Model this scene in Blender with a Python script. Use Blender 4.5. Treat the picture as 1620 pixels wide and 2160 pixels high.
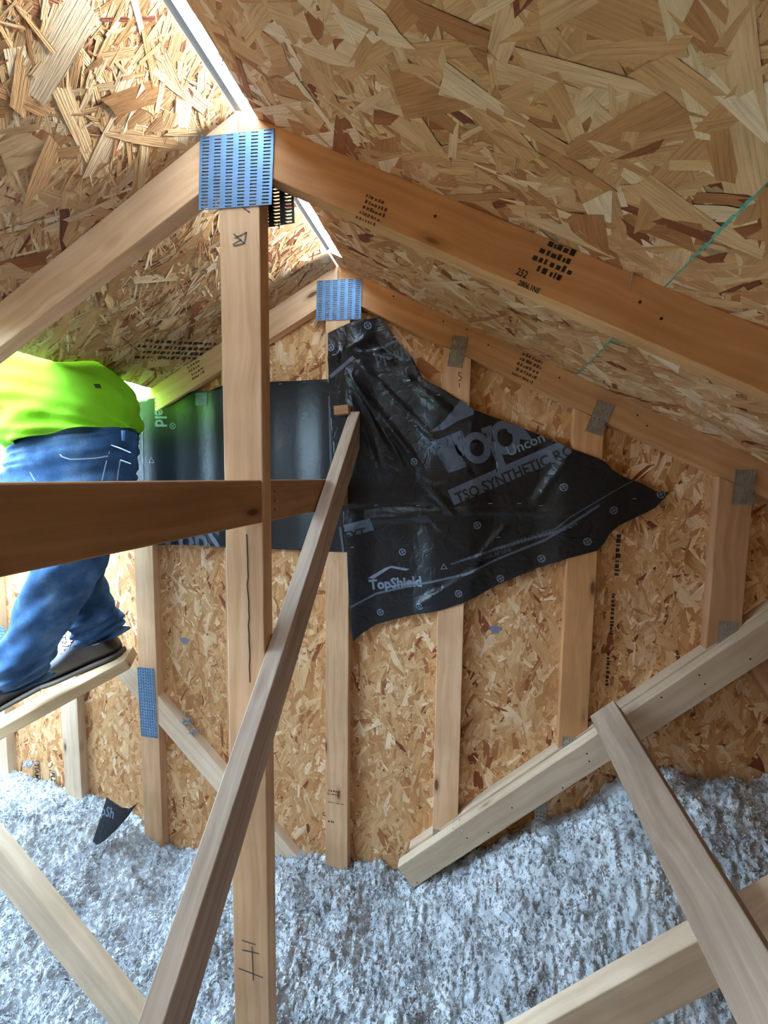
import bpy, bmesh, math, random
import numpy as np
from mathutils import Matrix, Vector

for o in list(bpy.data.objects):
    bpy.data.objects.remove(o, do_unlink=True)
S = bpy.context.scene
COL = S.collection
random.seed(7)
rng = np.random.default_rng(7)

# ------------------------------------------------------------------ camera
# the camera stands at the world origin (eye height); +Y runs along the ridge towards the gable
F_PX, YAW, PITCH, ROLL = 885.0, .2137, .0835, -.012
cy_, sy_, cp_, sp_ = math.cos(YAW), math.sin(YAW), math.cos(PITCH), math.sin(PITCH)
fwd = Vector((-sy_*cp_, cy_*cp_, -sp_)); rgt = Vector((cy_, sy_, 0)); dwn = fwd.cross(rgt)
rgt, dwn = (math.cos(ROLL)*rgt + math.sin(ROLL)*dwn), (-math.sin(ROLL)*rgt + math.cos(ROLL)*dwn)
cam_d = bpy.data.cameras.new('camera'); cam = bpy.data.objects.new('camera', cam_d); COL.objects.link(cam)
cam_d.sensor_fit = 'HORIZONTAL'; cam_d.sensor_width = 36; cam_d.lens = 36*F_PX/1620
cam_d.clip_start = .01; cam_d.clip_end = 200
cam.matrix_world = Matrix(((rgt.x, -dwn.x, -fwd.x, 0), (rgt.y, -dwn.y, -fwd.y, 0), (rgt.z, -dwn.z, -fwd.z, 0), (0, 0, 0, 1)))
S.camera = cam

# ------------------------------------------------------------------ sky, sun, exposure
W = bpy.data.worlds.new('sky'); S.world = W; W.use_nodes = True
bg = W.node_tree.nodes['Background']
bg.inputs[0].default_value = (.52, .76, 1.0, 1); bg.inputs[1].default_value = 44.0
sun_d = bpy.data.lights.new('sun', 'SUN'); sun = bpy.data.objects.new('sun', sun_d); COL.objects.link(sun)
sun_d.energy = 95.0; sun_d.angle = math.radians(14); sun_d.color = (.94, 1, .98)
sun.rotation_euler = Vector((-1, -.25, -.36)).to_track_quat('-Z', 'Y').to_euler()   # low sun on the right hand slope
S.view_settings.view_transform = 'Standard'; S.view_settings.look = 'None'
S.view_settings.gamma = 1.0; S.view_settings.use_curve_mapping = False
S.view_settings.exposure = -.5
S.cycles.max_bounces = 4; S.cycles.diffuse_bounces = 4; S.cycles.glossy_bounces = 2; S.cycles.transmission_bounces = 0
S.cycles.adaptive_threshold = .09; S.cycles.caustics_reflective = False; S.cycles.caustics_refractive = False

# ------------------------------------------------------------------ measures
Y1, Y2 = .80, 1.415            # front faces of the near truss and of the gable truss
XK, ZR, M = -.477, .713, .51   # ridge line and roof slope
T, WD = .0381, .0889           # 2x4
SQ = math.hypot(1, M)
YO = Y2 + T                    # inner face of the gable sheathing
FLOOR = -1.75

def at(u, v, Y):
    """world point seen in the 1620x2160 frame at (u, v) on the plane y = Y (used only to lay things out)"""
    d = rgt*((u-810)/F_PX) + dwn*((v-1080)/F_PX) + fwd
    return d*(Y/d.y)
def atXp(u, v, X):
    d = rgt*((u-810)/F_PX) + dwn*((v-1080)/F_PX) + fwd
    return d*(X/d.x)

# ------------------------------------------------------------------ object helpers
def tag(o, label=None, cat=None, group=None, kind=None):
    if label: o['label'] = label
    if cat: o['category'] = cat
    if group: o['group'] = group
    if kind: o['kind'] = kind
    return o
def empty(name, loc=(0, 0, 0)):
    o = bpy.data.objects.new(name, None); COL.objects.link(o); o.location = loc
    o.empty_display_size = .05
    return o
ROOT = {}
def wm(o): return ROOT.get(o.name, Matrix.Translation(o.location))
def link(name, me, mat=None, parent=None, mw=None, smooth=False):
    o = bpy.data.objects.new(name, me); COL.objects.link(o)
    if mat: me.materials.append(mat)
    mw = mw or Matrix.Identity(4)
    ROOT[o.name] = mw
    if parent:
        o.parent = parent; o.matrix_parent_inverse = wm(parent).inverted()
    o.matrix_basis = mw
    if smooth:
        me.polygons.foreach_set('use_smooth', [True]*len(me.polygons))
    return o
def pymesh(name, v, f):
    me = bpy.data.meshes.new(name); me.from_pydata([tuple(p) for p in v], [], f); me.update(); return me
def bm_mesh(name, bm):
    me = bpy.data.meshes.new(name); bm.to_mesh(me); bm.free(); me.update(); return me
def frame(origin, ax, th):
    """matrix with local X along ax, local Y close to th"""
    x = Vector(ax).normalized(); z = x.cross(Vector(th)).normalized(); y = z.cross(x)
    m = Matrix((x, y, z)).transposed().to_4x4(); m.translation = Vector(origin); return m
def prism(name, poly, y0, y1, mat, parent=None, ax=None, bev=.0022):
    """lumber in a truss plane: polygon of (x, z) points extruded from y0 to y1, grain along ax"""
    c = Vector((sum(p[0] for p in poly)/len(poly), (y0+y1)/2, sum(p[1] for p in poly)/len(poly)))
    ax = Vector((ax[0], 0, ax[1]))
    m = frame(c, ax, (0, 1, 0)); mi = m.inverted()
    bm = bmesh.new()
    a = [bm.verts.new(mi @ Vector((x, y0, z))) for x, z in poly]
    b = [bm.verts.new(mi @ Vector((x, y1, z))) for x, z in poly]
    n = len(poly)
    bm.faces.new(a); bm.faces.new(b[::-1])
    for i in range(n): bm.faces.new((a[i], b[i], b[(i+1) % n], a[(i+1) % n]))
    bmesh.ops.recalc_face_normals(bm, faces=bm.faces)
    if bev: bmesh.ops.bevel(bm, geom=bm.edges[:], offset=bev, segments=2, affect='EDGES', profile=.5)
    return link(name, bm_mesh(name, bm), mat, parent, m)
def stick(name, p0, p1, th_dir, width, thick, mat, parent=None, bev=.0022):
    """straight board between the centres of its ends; thick is measured along th_dir"""
    p0, p1 = Vector(p0), Vector(p1); L = (p1-p0).length
    m = frame((p0+p1)/2, p1-p0, th_dir)
    bm = bmesh.new()
    bmesh.ops.create_cube(bm, size=1, matrix=Matrix.Diagonal((L, thick, width, 1)))
    if bev: bmesh.ops.bevel(bm, geom=bm.edges[:], offset=bev, segments=2, affect='EDGES', profile=.5)
    return link(name, bm_mesh(name, bm), mat, parent, m)

# ------------------------------------------------------------------ materials
def nodes(name):
    m = bpy.data.materials.new(name); m.use_nodes = True
    nt = m.node_tree; b = nt.nodes['Principled BSDF']
    return m, nt, b
def N(nt, t, **kw):
    n = nt.nodes.new(t)
    for k, v in kw.items(): setattr(n, k, v)
    return n
def ramp(nt, stops, interp='LINEAR'):
    r = N(nt, 'ShaderNodeValToRGB'); r.color_ramp.interpolation = interp
    e = r.color_ramp.elements
    while len(e) < len(stops): e.new(.5)
    for el, (p, c) in zip(e, stops): el.position = p; el.color = (*c, 1)
    return r
def plain(name, col, rough=.6, metal=0, spec=.5, noise=0, nscale=20, bump=0):
    m, nt, b = nodes(name)
    b.inputs['Base Color'].default_value = (*col, 1); b.inputs['Roughness'].default_value = rough
    b.inputs['Metallic'].default_value = metal; b.inputs['Specular IOR Level'].default_value = spec
    if noise or bump:
        tc = N(nt, 'ShaderNodeTexCoord'); nz = N(nt, 'ShaderNodeTexNoise')
        nz.inputs['Scale'].default_value = nscale; nz.inputs['Detail'].default_value = 6
        nt.links.new(tc.outputs['Object'], nz.inputs['Vector'])
        if noise:
            r = ramp(nt, [(.3, [c*(1-noise) for c in col]), (.7, [min(1, c*(1+noise)) for c in col])])
            nt.links.new(nz.outputs['Fac'], r.inputs[0]); nt.links.new(r.outputs[0], b.inputs['Base Color'])
        if bump:
            bp = N(nt, 'ShaderNodeBump'); bp.inputs['Strength'].default_value = bump; bp.inputs['Distance'].default_value = .003
            nt.links.new(nz.outputs['Fac'], bp.inputs['Height']); nt.links.new(bp.outputs[0], b.inputs['Normal'])
    return m
def lumber(name, light, dark, knot=(.16, .07, .03), grain=1.0):
    m, nt, b = nodes(name); L = nt.links.new
    b.inputs['Roughness'].default_value = .72; b.inputs['Specular IOR Level'].default_value = .25
    tc = N(nt, 'ShaderNodeTexCoord'); oi = N(nt, 'ShaderNodeObjectInfo')
    add = N(nt, 'ShaderNodeVectorMath', operation='ADD')
    rnd = N(nt, 'ShaderNodeVectorMath', operation='SCALE'); rnd.inputs[0].default_value = (37, 11, 23)
    L(oi.outputs['Random'], rnd.inputs['Scale'])
    # warp the grain a little so that it wanders round the knots
    wn = N(nt, 'ShaderNodeTexNoise'); wn.inputs['Scale'].default_value = 3.5; wn.inputs['Detail'].default_value = 2
    L(tc.outputs['Object'], add.inputs[0]); L(rnd.outputs[0], add.inputs[1]); L(add.outputs[0], wn.inputs['Vector'])
    ws = N(nt, 'ShaderNodeVectorMath', operation='SCALE'); ws.inputs['Scale'].default_value = .045; L(wn.outputs['Color'], ws.inputs[0])
    a2 = N(nt, 'ShaderNodeVectorMath', operation='ADD'); L(add.outputs[0], a2.inputs[0]); L(ws.outputs[0], a2.inputs[1])
    mp = N(nt, 'ShaderNodeMapping'); mp.inputs['Scale'].default_value = (1.1, 34, 34); L(a2.outputs[0], mp.inputs['Vector'])
    n1 = N(nt, 'ShaderNodeTexNoise'); n1.inputs['Scale'].default_value = 1.6; n1.inputs['Detail'].default_value = 5; n1.inputs['Roughness'].default_value = .55
    L(mp.outputs[0], n1.inputs['Vector'])
    r1 = ramp(nt, [(.30, dark), (.48, [(a+c)/2 for a, c in zip(light, dark)]), (.62, light)])
    L(n1.outputs['Fac'], r1.inputs[0])
    # broad blotches
    n2 = N(nt, 'ShaderNodeTexNoise'); n2.inputs['Scale'].default_value = 4; n2.inputs['Detail'].default_value = 3; L(add.outputs[0], n2.inputs['Vector'])
    r2 = ramp(nt, [(.3, (.80, .78, .76)), (.7, (1.06, 1.06, 1.06))]); L(n2.outputs['Fac'], r2.inputs[0])
    mx = N(nt, 'ShaderNodeMix', data_type='RGBA', blend_type='MULTIPLY'); mx.inputs['Factor'].default_value = grain
    L(r1.outputs[0], mx.inputs['A']); L(r2.outputs[0], mx.inputs['B'])
    # knots and little dark checks
    mk = N(nt, 'ShaderNodeMapping'); mk.inputs['Scale'].default_value = (3.2, 10, 10); L(add.outputs[0], mk.inputs['Vector'])
    vo = N(nt, 'ShaderNodeTexVoronoi'); vo.inputs['Scale'].default_value = 1.0; L(mk.outputs[0], vo.inputs['Vector'])
    rk = ramp(nt, [(.05, (1, 1, 1)), (.085, (.35, .35, .35)), (.16, (0, 0, 0))]); L(vo.outputs['Distance'], rk.inputs[0])
    m2 = N(nt, 'ShaderNodeMix', data_type='RGBA'); L(rk.outputs[0], m2.inputs['Factor']); L(mx.outputs['Result'], m2.inputs['A']); m2.inputs['B'].default_value = (*knot, 1)
    # each board a little different
    hs = N(nt, 'ShaderNodeHueSaturation')
    mr = N(nt, 'ShaderNodeMapRange'); mr.inputs['To Min'].default_value = .86; mr.inputs['To Max'].default_value = 1.1; L(oi.outputs['Random'], mr.inputs['Value'])
    L(mr.outputs[0], hs.inputs['Value']); L(m2.outputs['Result'], hs.inputs['Color']); L(hs.outputs[0], b.inputs['Base Color'])
    bp = N(nt, 'ShaderNodeBump'); bp.inputs['Strength'].default_value = .25; bp.inputs['Distance'].default_value = .001
    L(n1.outputs['Fac'], bp.inputs['Height']); L(bp.outputs[0], b.inputs['Normal'])
    return m
def osb_mat(name, tint=(1, 1, 1), bump=.6, dark=1.0, bdist=.0012):
    m, nt, b = nodes(name); L = nt.links.new
    b.inputs['Roughness'].default_value = .7; b.inputs['Specular IOR Level'].default_value = .3
    g = N(nt, 'ShaderNodeNewGeometry')
    cols = [(.00, (.20, .062, .030)), (.035*dark, (.27, .088, .040)), (.06*dark, (.40, .18, .07)), (.14*dark, (.50, .27, .11)), (.30, (.60, .36, .165)), (.5, (.66, .43, .21)), (.70, (.70, .48, .25)), (.86, (.76, .57, .34)), (.94, (.85, .70, .48)), (1.0, (.90, .78, .58))]
    r = ramp(nt, [(p, tuple(c*t for c, t in zip(col, tint))) for p, col in cols])
    L(g.outputs['Random Per Island'], r.inputs[0])
    uv = N(nt, 'ShaderNodeTexCoord')
    mp = N(nt, 'ShaderNodeMapping'); mp.inputs['Scale'].default_value = (14, 330, 1); L(uv.outputs['UV'], mp.inputs['Vector'])
    nz = N(nt, 'ShaderNodeTexNoise'); nz.inputs['Scale'].default_value = 1; nz.inputs['Detail'].default_value = 4; nz.inputs['Roughness'].default_value = .6
    L(mp.outputs[0], nz.inputs['Vector'])
    gr = ramp(nt, [(.28, (.70, .66, .62)), (.5, (.95, .95, .95)), (.75, (1.1, 1.1, 1.1))]); L(nz.outputs['Fac'], gr.inputs[0])
    mp2 = N(nt, 'ShaderNodeMapping'); mp2.inputs['Scale'].default_value = (9, 40, 1); L(uv.outputs['UV'], mp2.inputs['Vector'])
    nb = N(nt, 'ShaderNodeTexNoise'); nb.inputs['Scale'].default_value = 1; nb.inputs['Detail'].default_value = 3; L(mp2.outputs[0], nb.inputs['Vector'])
    gb = ramp(nt, [(.3, (.82, .78, .74)), (.65, (1.05, 1.05, 1.05))]); L(nb.outputs['Fac'], gb.inputs[0])
    mx = N(nt, 'ShaderNodeMix', data_type='RGBA', blend_type='MULTIPLY'); mx.inputs['Factor'].default_value = 1; L(r.outputs[0], mx.inputs['A']); L(gr.outputs[0], mx.inputs['B'])
    m2 = N(nt, 'ShaderNodeMix', data_type='RGBA', blend_type='MULTIPLY'); m2.inputs['Factor'].default_value = 1; L(mx.outputs['Result'], m2.inputs['A']); L(gb.outputs[0], m2.inputs['B'])
    L(m2.outputs['Result'], b.inputs['Base Color'])
    bp = N(nt, 'ShaderNodeBump'); bp.inputs['Strength'].default_value = bump; bp.inputs['Distance'].default_value = bdist
    L(nz.outputs['Fac'], bp.inputs['Height']); L(bp.outputs[0], b.inputs['Normal'])
    return m

MAT = {}
MAT['tan'] = lumber('tan_lumber', (.78, .49, .29), (.64, .36, .18))
MAT['orange'] = lumber('orange_lumber', (.70, .37, .165), (.57, .27, .105))
MAT['pale'] = lumber('pale_lumber', (.82, .64, .46), (.68, .49, .33))
MAT['grey'] = lumber('weathered_lumber', (.60, .45, .34), (.42, .29, .21))
MAT['brown'] = lumber('brown_lumber', (.58, .32, .17), (.45, .23, .11))
MAT['plank'] = lumber('plank_lumber', (.62, .45, .27), (.50, .34, .18))
MAT['osb_roof'] = osb_mat('roof_strand_board', (1.06, .90, .86), .9, 1.15)
MAT['osb_left'] = osb_mat('rough_sunlit_strand_board', (.92, .86, .86), 1.0, 1.1, .003)  # rougher relief; whitish sunlight on the left slope put into the tint
MAT['osb_wall'] = osb_mat('wall_strand_board', (1.12, .98, .90), .6, .6)
MAT['osb_core'] = plain('strand_board_core', (.42, .25, .12), .8, noise=.3, nscale=90, bump=.4)
MAT['steel'] = plain('sky_tinted_galvanised_steel', (.13, .25, .42), .48, .35, noise=.12, nscale=40)  # blue of the reflected sky put into the base colour
MAT['dull_steel'] = plain('dull_galvanised_steel', (.36, .34, .31), .5, .6, noise=.2, nscale=60)
MAT['nail'] = plain('bright_nail', (.75, .72, .68), .3, .9)
MAT['felt'] = plain('black_felt', (.02, .022, .028), .6)
MAT['ink'] = plain('black_ink', (.025, .018, .014), .8)
MAT['brown_ink'] = plain('brown_stamp_ink', (.12, .055, .025), .85)
MAT['pencil'] = plain('grey_marker', (.10, .08, .07), .7)
MAT['teal'] = plain('teal_edge_paint', (.10, .36, .30), .7, noise=.4, nscale=150)
MAT['hinge'] = plain('blue_stain', (.20, .20, .30), .8, noise=.3, nscale=200)

# ------------------------------------------------------------------ strand board
def clip(poly, hp):
    """clip a 2-D polygon by half planes (a, b, c): a*x + b*y <= c"""
    for a, b, c in hp:
        out = []
        n = len(poly)
        for i in range(n):
            p, q = poly[i], poly[(i+1) % n]
            dp, dq = a*p[0]+b*p[1]-c, a*q[0]+b*q[1]-c
            if dp <= 0: out.append(p)
            if (dp < 0) != (dq < 0) and dp != dq:
                t = dp/(dp-dq); out.append((p[0]+(q[0]-p[0])*t, p[1]+(q[1]-p[1])*t))
        poly = out
        if len(poly) < 3: return None
    return poly
def half_planes(poly):
    n = len(poly); cx = sum(p[0] for p in poly)/n; cz = sum(p[1] for p in poly)/n; hp = []
    for i in range(n):
        (x0, y0), (x1, y1) = poly[i], poly[(i+1) % n]
        a, b = y1-y0, x0-x1; c = a*x0+b*y0
        if a*cx+b*cz > c: a, b, c = -a, -b, -c
        hp.append((a, b, c))
    return hp
def board(name, poly, M4, thick, parent, mat, view, kinds, seed):
    """one strand board panel: poly in local (x, y), visible face at local z = 0 (normal +z), core behind it;
    strands pressed into that face inside the polygon view; kinds = [(count per m2, length, width, angle spread, mean angle)]"""
    bm = bmesh.new()
    a = [bm.verts.new((x, y, 0)) for x, y in poly]; b = [bm.verts.new((x, y, -thick)) for x, y in poly]
    n = len(poly); bm.faces.new(a); bm.faces.new(b[::-1])
    for i in range(n): bm.faces.new((a[i], b[i], b[(i+1) % n], a[(i+1) % n]))
    bmesh.ops.recalc_face_normals(bm, faces=bm.faces)
    p = link(name, bm_mesh(name, bm), MAT['osb_core'], parent, M4)
    R = random.Random(seed)
    hp = half_planes(poly); vp = clip(list(view), hp)
    if not vp: return p
    hp = half_planes(vp)
    x0, x1 = min(q[0] for q in vp), max(q[0] for q in vp); y0, y1 = min(q[1] for q in vp), max(q[1] for q in vp)
    V, Fc, UV = [], [], []
    jobs = []
    for dens, ln, wdt, spread, mean in kinds:
        for _ in range(int(dens*(x1-x0)*(y1-y0))): jobs.append((ln, wdt, spread, mean))
    for k, (ln, wdt, spread, mean) in enumerate(jobs):
        cx, cy = R.uniform(x0, x1), R.uniform(y0, y1)
        ang = mean + R.gauss(0, spread)
        l = ln*R.uniform(.45, 1.35)/2; w = wdt*R.uniform(.35, 1.5)/2
        ca, sa = math.cos(ang), math.sin(ang)
        sk0, sk1 = R.uniform(-.8, .8)*w, R.uniform(-.8, .8)*w
        tp = R.uniform(.45, 1.0)
        loc = [(-l+sk0, -w), (-l*.2, -w*R.uniform(.9, 1.1)), (l+sk1, -w*tp), (l*R.uniform(.9, 1.0), -w*tp*.1), (l-sk1, w*tp), (l*.25, w*R.uniform(.9, 1.1)), (-l-sk0, w), (-l*R.uniform(.9, 1.02), w*R.uniform(-.3, .3))]
        pl = [(cx+ca*u-sa*v, cy+sa*u+ca*v) for u, v in loc]
        c = clip(pl, hp)
        if not c: continue
        hgt = R.uniform(.00015, .0012) + min(.0005, wdt*.012); ta, tb = R.gauss(0, .010), R.gauss(0, .03)
        ox, oy = R.uniform(0, 50), R.uniform(0, 50)
        i0 = len(V)
        for (x, y) in c:
            u = ca*(x-cx)+sa*(y-cy); v = -sa*(x-cx)+ca*(y-cy)
            z = hgt + max(-.0011, min(.0011, ta*u+tb*v))
            V.append((x, y, max(.0001, z))); UV.append((u+ox, v+oy))
        # keep the winding towards +z
        Fc.append(tuple(range(i0, len(V))))
    me = pymesh('strands', V, Fc)
    uvl = me.uv_layers.new(name='UVMap')
    idx = np.empty(len(me.loops), dtype=np.int32); me.loops.foreach_get('vertex_index', idx)
    uvl.data.foreach_set('uv', np.array(UV, dtype=np.float32)[idx].ravel())
    s = link('strands', me, mat, p, M4); tag(s, kind='stuff')
    return p

# roof slopes (undersides rest on the rafter tops)
OPEN_Y = .40                  # missing lower panels on the left start here; unseen edge set for the light
YB = -1.6                      # how far the attic runs behind the camera
def roof(name, side, bands, label):
    root = empty(name, (XK, 0, ZR)); tag(root, label, None, None, 'structure')
    # local x = down the slope from the ridge line, local y = +-Y, local z = into the attic
    ds = Vector((side*1/SQ, 0, -M/SQ)); nrm = Vector((-side*M/SQ, 0, -1/SQ)); ly = nrm.cross(ds)
    M4 = Matrix((ds, ly, nrm)).transposed().to_4x4(); M4.translation = Vector((XK, 0, ZR))
    sg = 1 if ly.y > 0 else -1
    for i, (s0, s1, ya, yb, big) in enumerate(bands):
        y_lo, y_hi = sorted((sg*ya, sg*yb))
        poly = [(s0, y_lo), (s1, y_lo), (s1, y_hi), (s0, y_hi)]
        v_lo, v_hi = sorted((sg*.05, sg*yb)); view = [(s0, v_lo), (min(s1, s0+1.25), v_lo), (min(s1, s0+1.25), v_hi), (s0, v_hi)]
        board('roof_panel', poly, M4, .0115, root, MAT['osb_roof' if side > 0 else 'osb_left'], view, big, 100+i+(50 if side > 0 else 0))
    return root, M4, sg
big_R = [(700, .075, .014, .9, .2), (600, .125, .028, .8, .1), (360, .18, .046, .8, 0), (600, .05, .009, 1.5, 0), (200, .10, .022, 1.2, .5)]
big_L = [(2800, .09, .008, .45, .35), (520, .12, .02, .5, .2), (170, .15, .034, .6, .2), (4000, .07, .0045, .6, .3)]
s_slot_R = (-.433-XK)*SQ; s_seam = (.295-XK)*SQ; s_low = (XK+1.23)*SQ
ceilR, MR, sgR = roof('ceiling_right', 1, [(s_slot_R, s_seam-.0005, YB, YO+.012, big_R), (s_seam+.0015, 2.95, YB, YO+.012, big_R)], 'strand board roof slope on the right of the ridge')
ceilL, ML, sgL = roof('ceiling_left', -1, [(.006, s_low, YB, YO+.012, big_L), (s_low+.003, 2.39, YB, OPEN_Y, big_L)], 'strand board roof slope on the left, its lower row of panels missing')
# the slot stops short of the gable: a small filler closes it
filler = board('ridge_filler', [(.0, sgR*1.335), (s_slot_R-.001, sgR*1.335), (s_slot_R-.001, sgR*YO), (0, sgR*YO)], MR, .0115, ceilR, MAT['osb_roof'], [(0, sgR*1.335), (s_slot_R, sgR*1.335), (s_slot_R, sgR*YO), (0, sgR*YO)], [(9000, .06, .012, .8, .2)], 9)
# black felt edge hanging over the slot from the left slope
bm = bmesh.new(); bmesh.ops.create_cube(bm, size=1, matrix=Matrix.Translation((.001, sgL*(YB+1.33)/2, -.009)) @ Matrix.Diagonal((.012, 1.33-YB, .006, 1)))
link('felt_edge', bm_mesh('felt_edge', bm), MAT['felt'], ceilL, ML)
# green painted panel edge along the seam
bm = bmesh.new(); bmesh.ops.create_cube(bm, size=1, matrix=Matrix.Translation((s_seam, sgR*(.05+YO)/2, .0006)) @ Matrix.Diagonal((.0045, YO-.05, .0022, 1)))
link('painted_edge', bm_mesh('painted_edge', bm), MAT['teal'], ceilR, MR)

# gable wall, three panels wide
wall = empty('wall_back', (XK, YO, FLOOR)); tag(wall, 'strand board gable wall behind the studs', None, None, 'structure')
MW = Matrix(((1, 0, 0, 0), (0, 0, -1, YO), (0, 1, 0, 0), (0, 0, 0, 1)))    # local z -> world -Y
XL, XR = -2.62, 2.0
def roof_z(x): return ZR - M*abs(x-XK)
seams = [XL, -2.022, -.803, .417, 1.636, XR]
wall_k = [(3000, .055, .011, .7, 1.5), (1600, .085, .019, .55, 1.45), (360, .12, .030, .6, 1.45), (1900, .034, .006, 1.5, 0)]
for i in range(5):
    a, b = seams[i], seams[i+1]
    poly = [(a, FLOOR), (b, FLOOR), (b, roof_z(b)-.004)] + ([(XK, ZR-.004)] if a < XK < b else []) + [(a, roof_z(a)-.004)]
    view = [(max(a, -2.4), -1.72), (min(b, 1.5), -1.72), (min(b, 1.5), 1), (max(a, -2.4), 1)]
    board('gable_panel', poly, MW, .0115, wall, MAT['osb_wall'], view, wall_k, 300+i)

# ceiling below the insulation, side walls at the eaves
def slab(name, lo, hi, mat, label=None, parent=None, kind='structure'):
    bm = bmesh.new(); lo, hi = Vector(lo), Vector(hi); c = (lo+hi)/2; d = hi-lo
    bmesh.ops.create_cube(bm, size=1, matrix=Matrix.Diagonal((*d, 1)))
    o = link(name, bm_mesh(name, bm), mat, parent, Matrix.Translation(c))
    if kind: tag(o, label, None, None, kind)
    return o
MAT['drywall'] = plain('drywall', (.6, .58, .55), .9, noise=.05)
slab('floor', (XL, YB, FLOOR-.02), (XR, YO, FLOOR), MAT['drywall'], 'plasterboard under the loose insulation')
slab('wall_left', (XL-.012, YB, FLOOR), (XL, YO, roof_z(XL)-.12), MAT['osb_core'], 'low eaves wall on the left')
slab('wall_front', (XL-.01, YB-.012, FLOOR), (XR+.01, YB, .75), MAT['osb_core'], 'unseen end wall behind the camera, added to shut out rear light')  # added out of view so that light comes mainly from the left opening
slab('wall_right', (XR, YB, FLOOR), (XR+.012, YO, roof_z(XR)-.001), MAT['osb_core'], 'low eaves wall on the right')

# ------------------------------------------------------------------ lettering
def text2d(s, size=1.0, bold=0.0, align='LEFT', shear=0.0, spacing=1.0):
    cu = bpy.data.curves.new('t', 'FONT'); cu.body = s; cu.size = size; cu.resolution_u = 2; cu.offset = bold
    cu.align_x = align; cu.fill_mode = 'FRONT'; cu.shear = shear; cu.space_character = spacing
    ob = bpy.data.objects.new('t', cu)
    me = bpy.data.meshes.new_from_object(ob)
    v = [(p.co.x, p.co.y) for p in me.vertices]; f = [tuple(p.vertices) for p in me.polygons]
    bpy.data.objects.remove(ob); bpy.data.curves.remove(cu); bpy.data.meshes.remove(me)
    return v, f
def flat_text(parent, s, size, o, u, v, mat, bold=0.0, align='LEFT', name='lettering', sx=1.0):
    V, Fc = text2d(s, size, bold, align)
    o, u, v = Vector(o), Vector(u).normalized(), Vector(v).normalized()
    return link(name, pymesh(name, [o+u*(a*sx)+v*b for a, b in V], Fc), mat, parent)
def strokes(parent, lines, wdt, o, u, v, mat, name='handwriting', k=1.0):
    """pen strokes: polylines in the (u, v) plane"""
    V, Fc = [], []
    o, u, v = Vector(o), Vector(u).normalized(), Vector(v).normalized()
    lines = [[(a*k, b*k) for a, b in ln] for ln in lines]
    for ln in lines:
        for (a, b), (c, d) in zip(ln, ln[1:]):
            L = math.hypot(c-a, d-b) or 1e-6; nx, ny = -(d-b)/L*wdt/2, (c-a)/L*wdt/2; ex, ey = (c-a)/L*wdt*.4, (d-b)/L*wdt*.4
            i = len(V)
            for x, y in ((a-ex+nx, b-ey+ny), (a-ex-nx, b-ey-ny), (c+ex-nx, d+ey-ny), (c+ex+nx, d+ey+ny)): V.append(o+u*x+v*y)
            Fc.append((i, i+1, i+2, i+3))
    return tag(link(name, pymesh(name, V, Fc), mat, parent), kind='stuff')

def scribble(parent, o, u, v, length, rows, size, mat, name='faded_print', seed=0, fun=None):
    """rows of little bars: print too small or faded to read"""
    R = random.Random(seed); V, Fc = [], []; o, u, v = Vector(o), Vector(u).normalized(), Vector(v).normalized()
    for r in range(rows):
        x = R.uniform(0, .1)*length
        while x < length*R.uniform(.8, 1.05):
            w = size*R.uniform(.25, .7); hh = size*R.uniform(.45, .8); y = -r*size*1.25; i = len(V)
            V += [o+u*x+v*y, o+u*(x+w)+v*y, o+u*(x+w)+v*(y+hh), o+u*x+v*(y+hh)]; Fc.append((i, i+1, i+2, i+3)); x += w+size*R.uniform(.12, .5)
    ob = link(name, pymesh(name, V, Fc), mat, parent); tag(ob, kind='stuff'); return ob

# ------------------------------------------------------------------ truss plates
def plate(parent, cx, cz, w, h, Y, rot=0, mat='steel', cols=6, rows=22, name='connector_plate', back=False, hole=(.55, .42)):
    """stamped steel nail plate with rows of punched slots; lies on the plane y = Y"""
    bm = bmesh.new(); cw, ch = w/cols, h/rows
    for i in range(cols):
        for j in range(rows):
            x0, z0 = -w/2+i*cw, -h/2+j*ch
            off = (.25 if i % 2 else -.05)*ch
            a0, a1 = x0+cw*(.5-hole[0]/2), x0+cw*(.5+hole[0]/2); b0 = z0+ch*(.5-hole[1]/2)+off*.6; b1 = b0+ch*hole[1]
            O = [bm.verts.new((x, 0, z)) for x, z in ((x0, z0), (x0+cw, z0), (x0+cw, z0+ch), (x0, z0+ch))]
            I = [bm.verts.new((x, 0, z)) for x, z in ((a0, b0), (a1, b0-.0004), (a1, b1-.0004), (a0, b1))]
            for k in range(4): bm.faces.new((O[k], O[(k+1) % 4], I[(k+1) % 4], I[k]))
            # the tooth punched out of the slot, bent into the wood
            t = [bm.verts.new(q) for q in ((a0, 0, b0), (a0, 0, b1), (a0+cw*.06, .004, b1), (a0+cw*.06, .004, b0))]
            bm.faces.new(t)
    bmesh.ops.remove_doubles(bm, verts=bm.verts[:], dist=1e-5)
    m = Matrix.Translation((cx, Y + (.0006 if back else -.0018), cz)) @ Matrix.Rotation(rot, 4, 'Y')
    o = link(name, bm_mesh(name, bm), MAT[mat], parent, m)
    sd = o.modifiers.new('thickness', 'SOLIDIFY'); sd.thickness = .0012; sd.offset = 0
    return o

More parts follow.
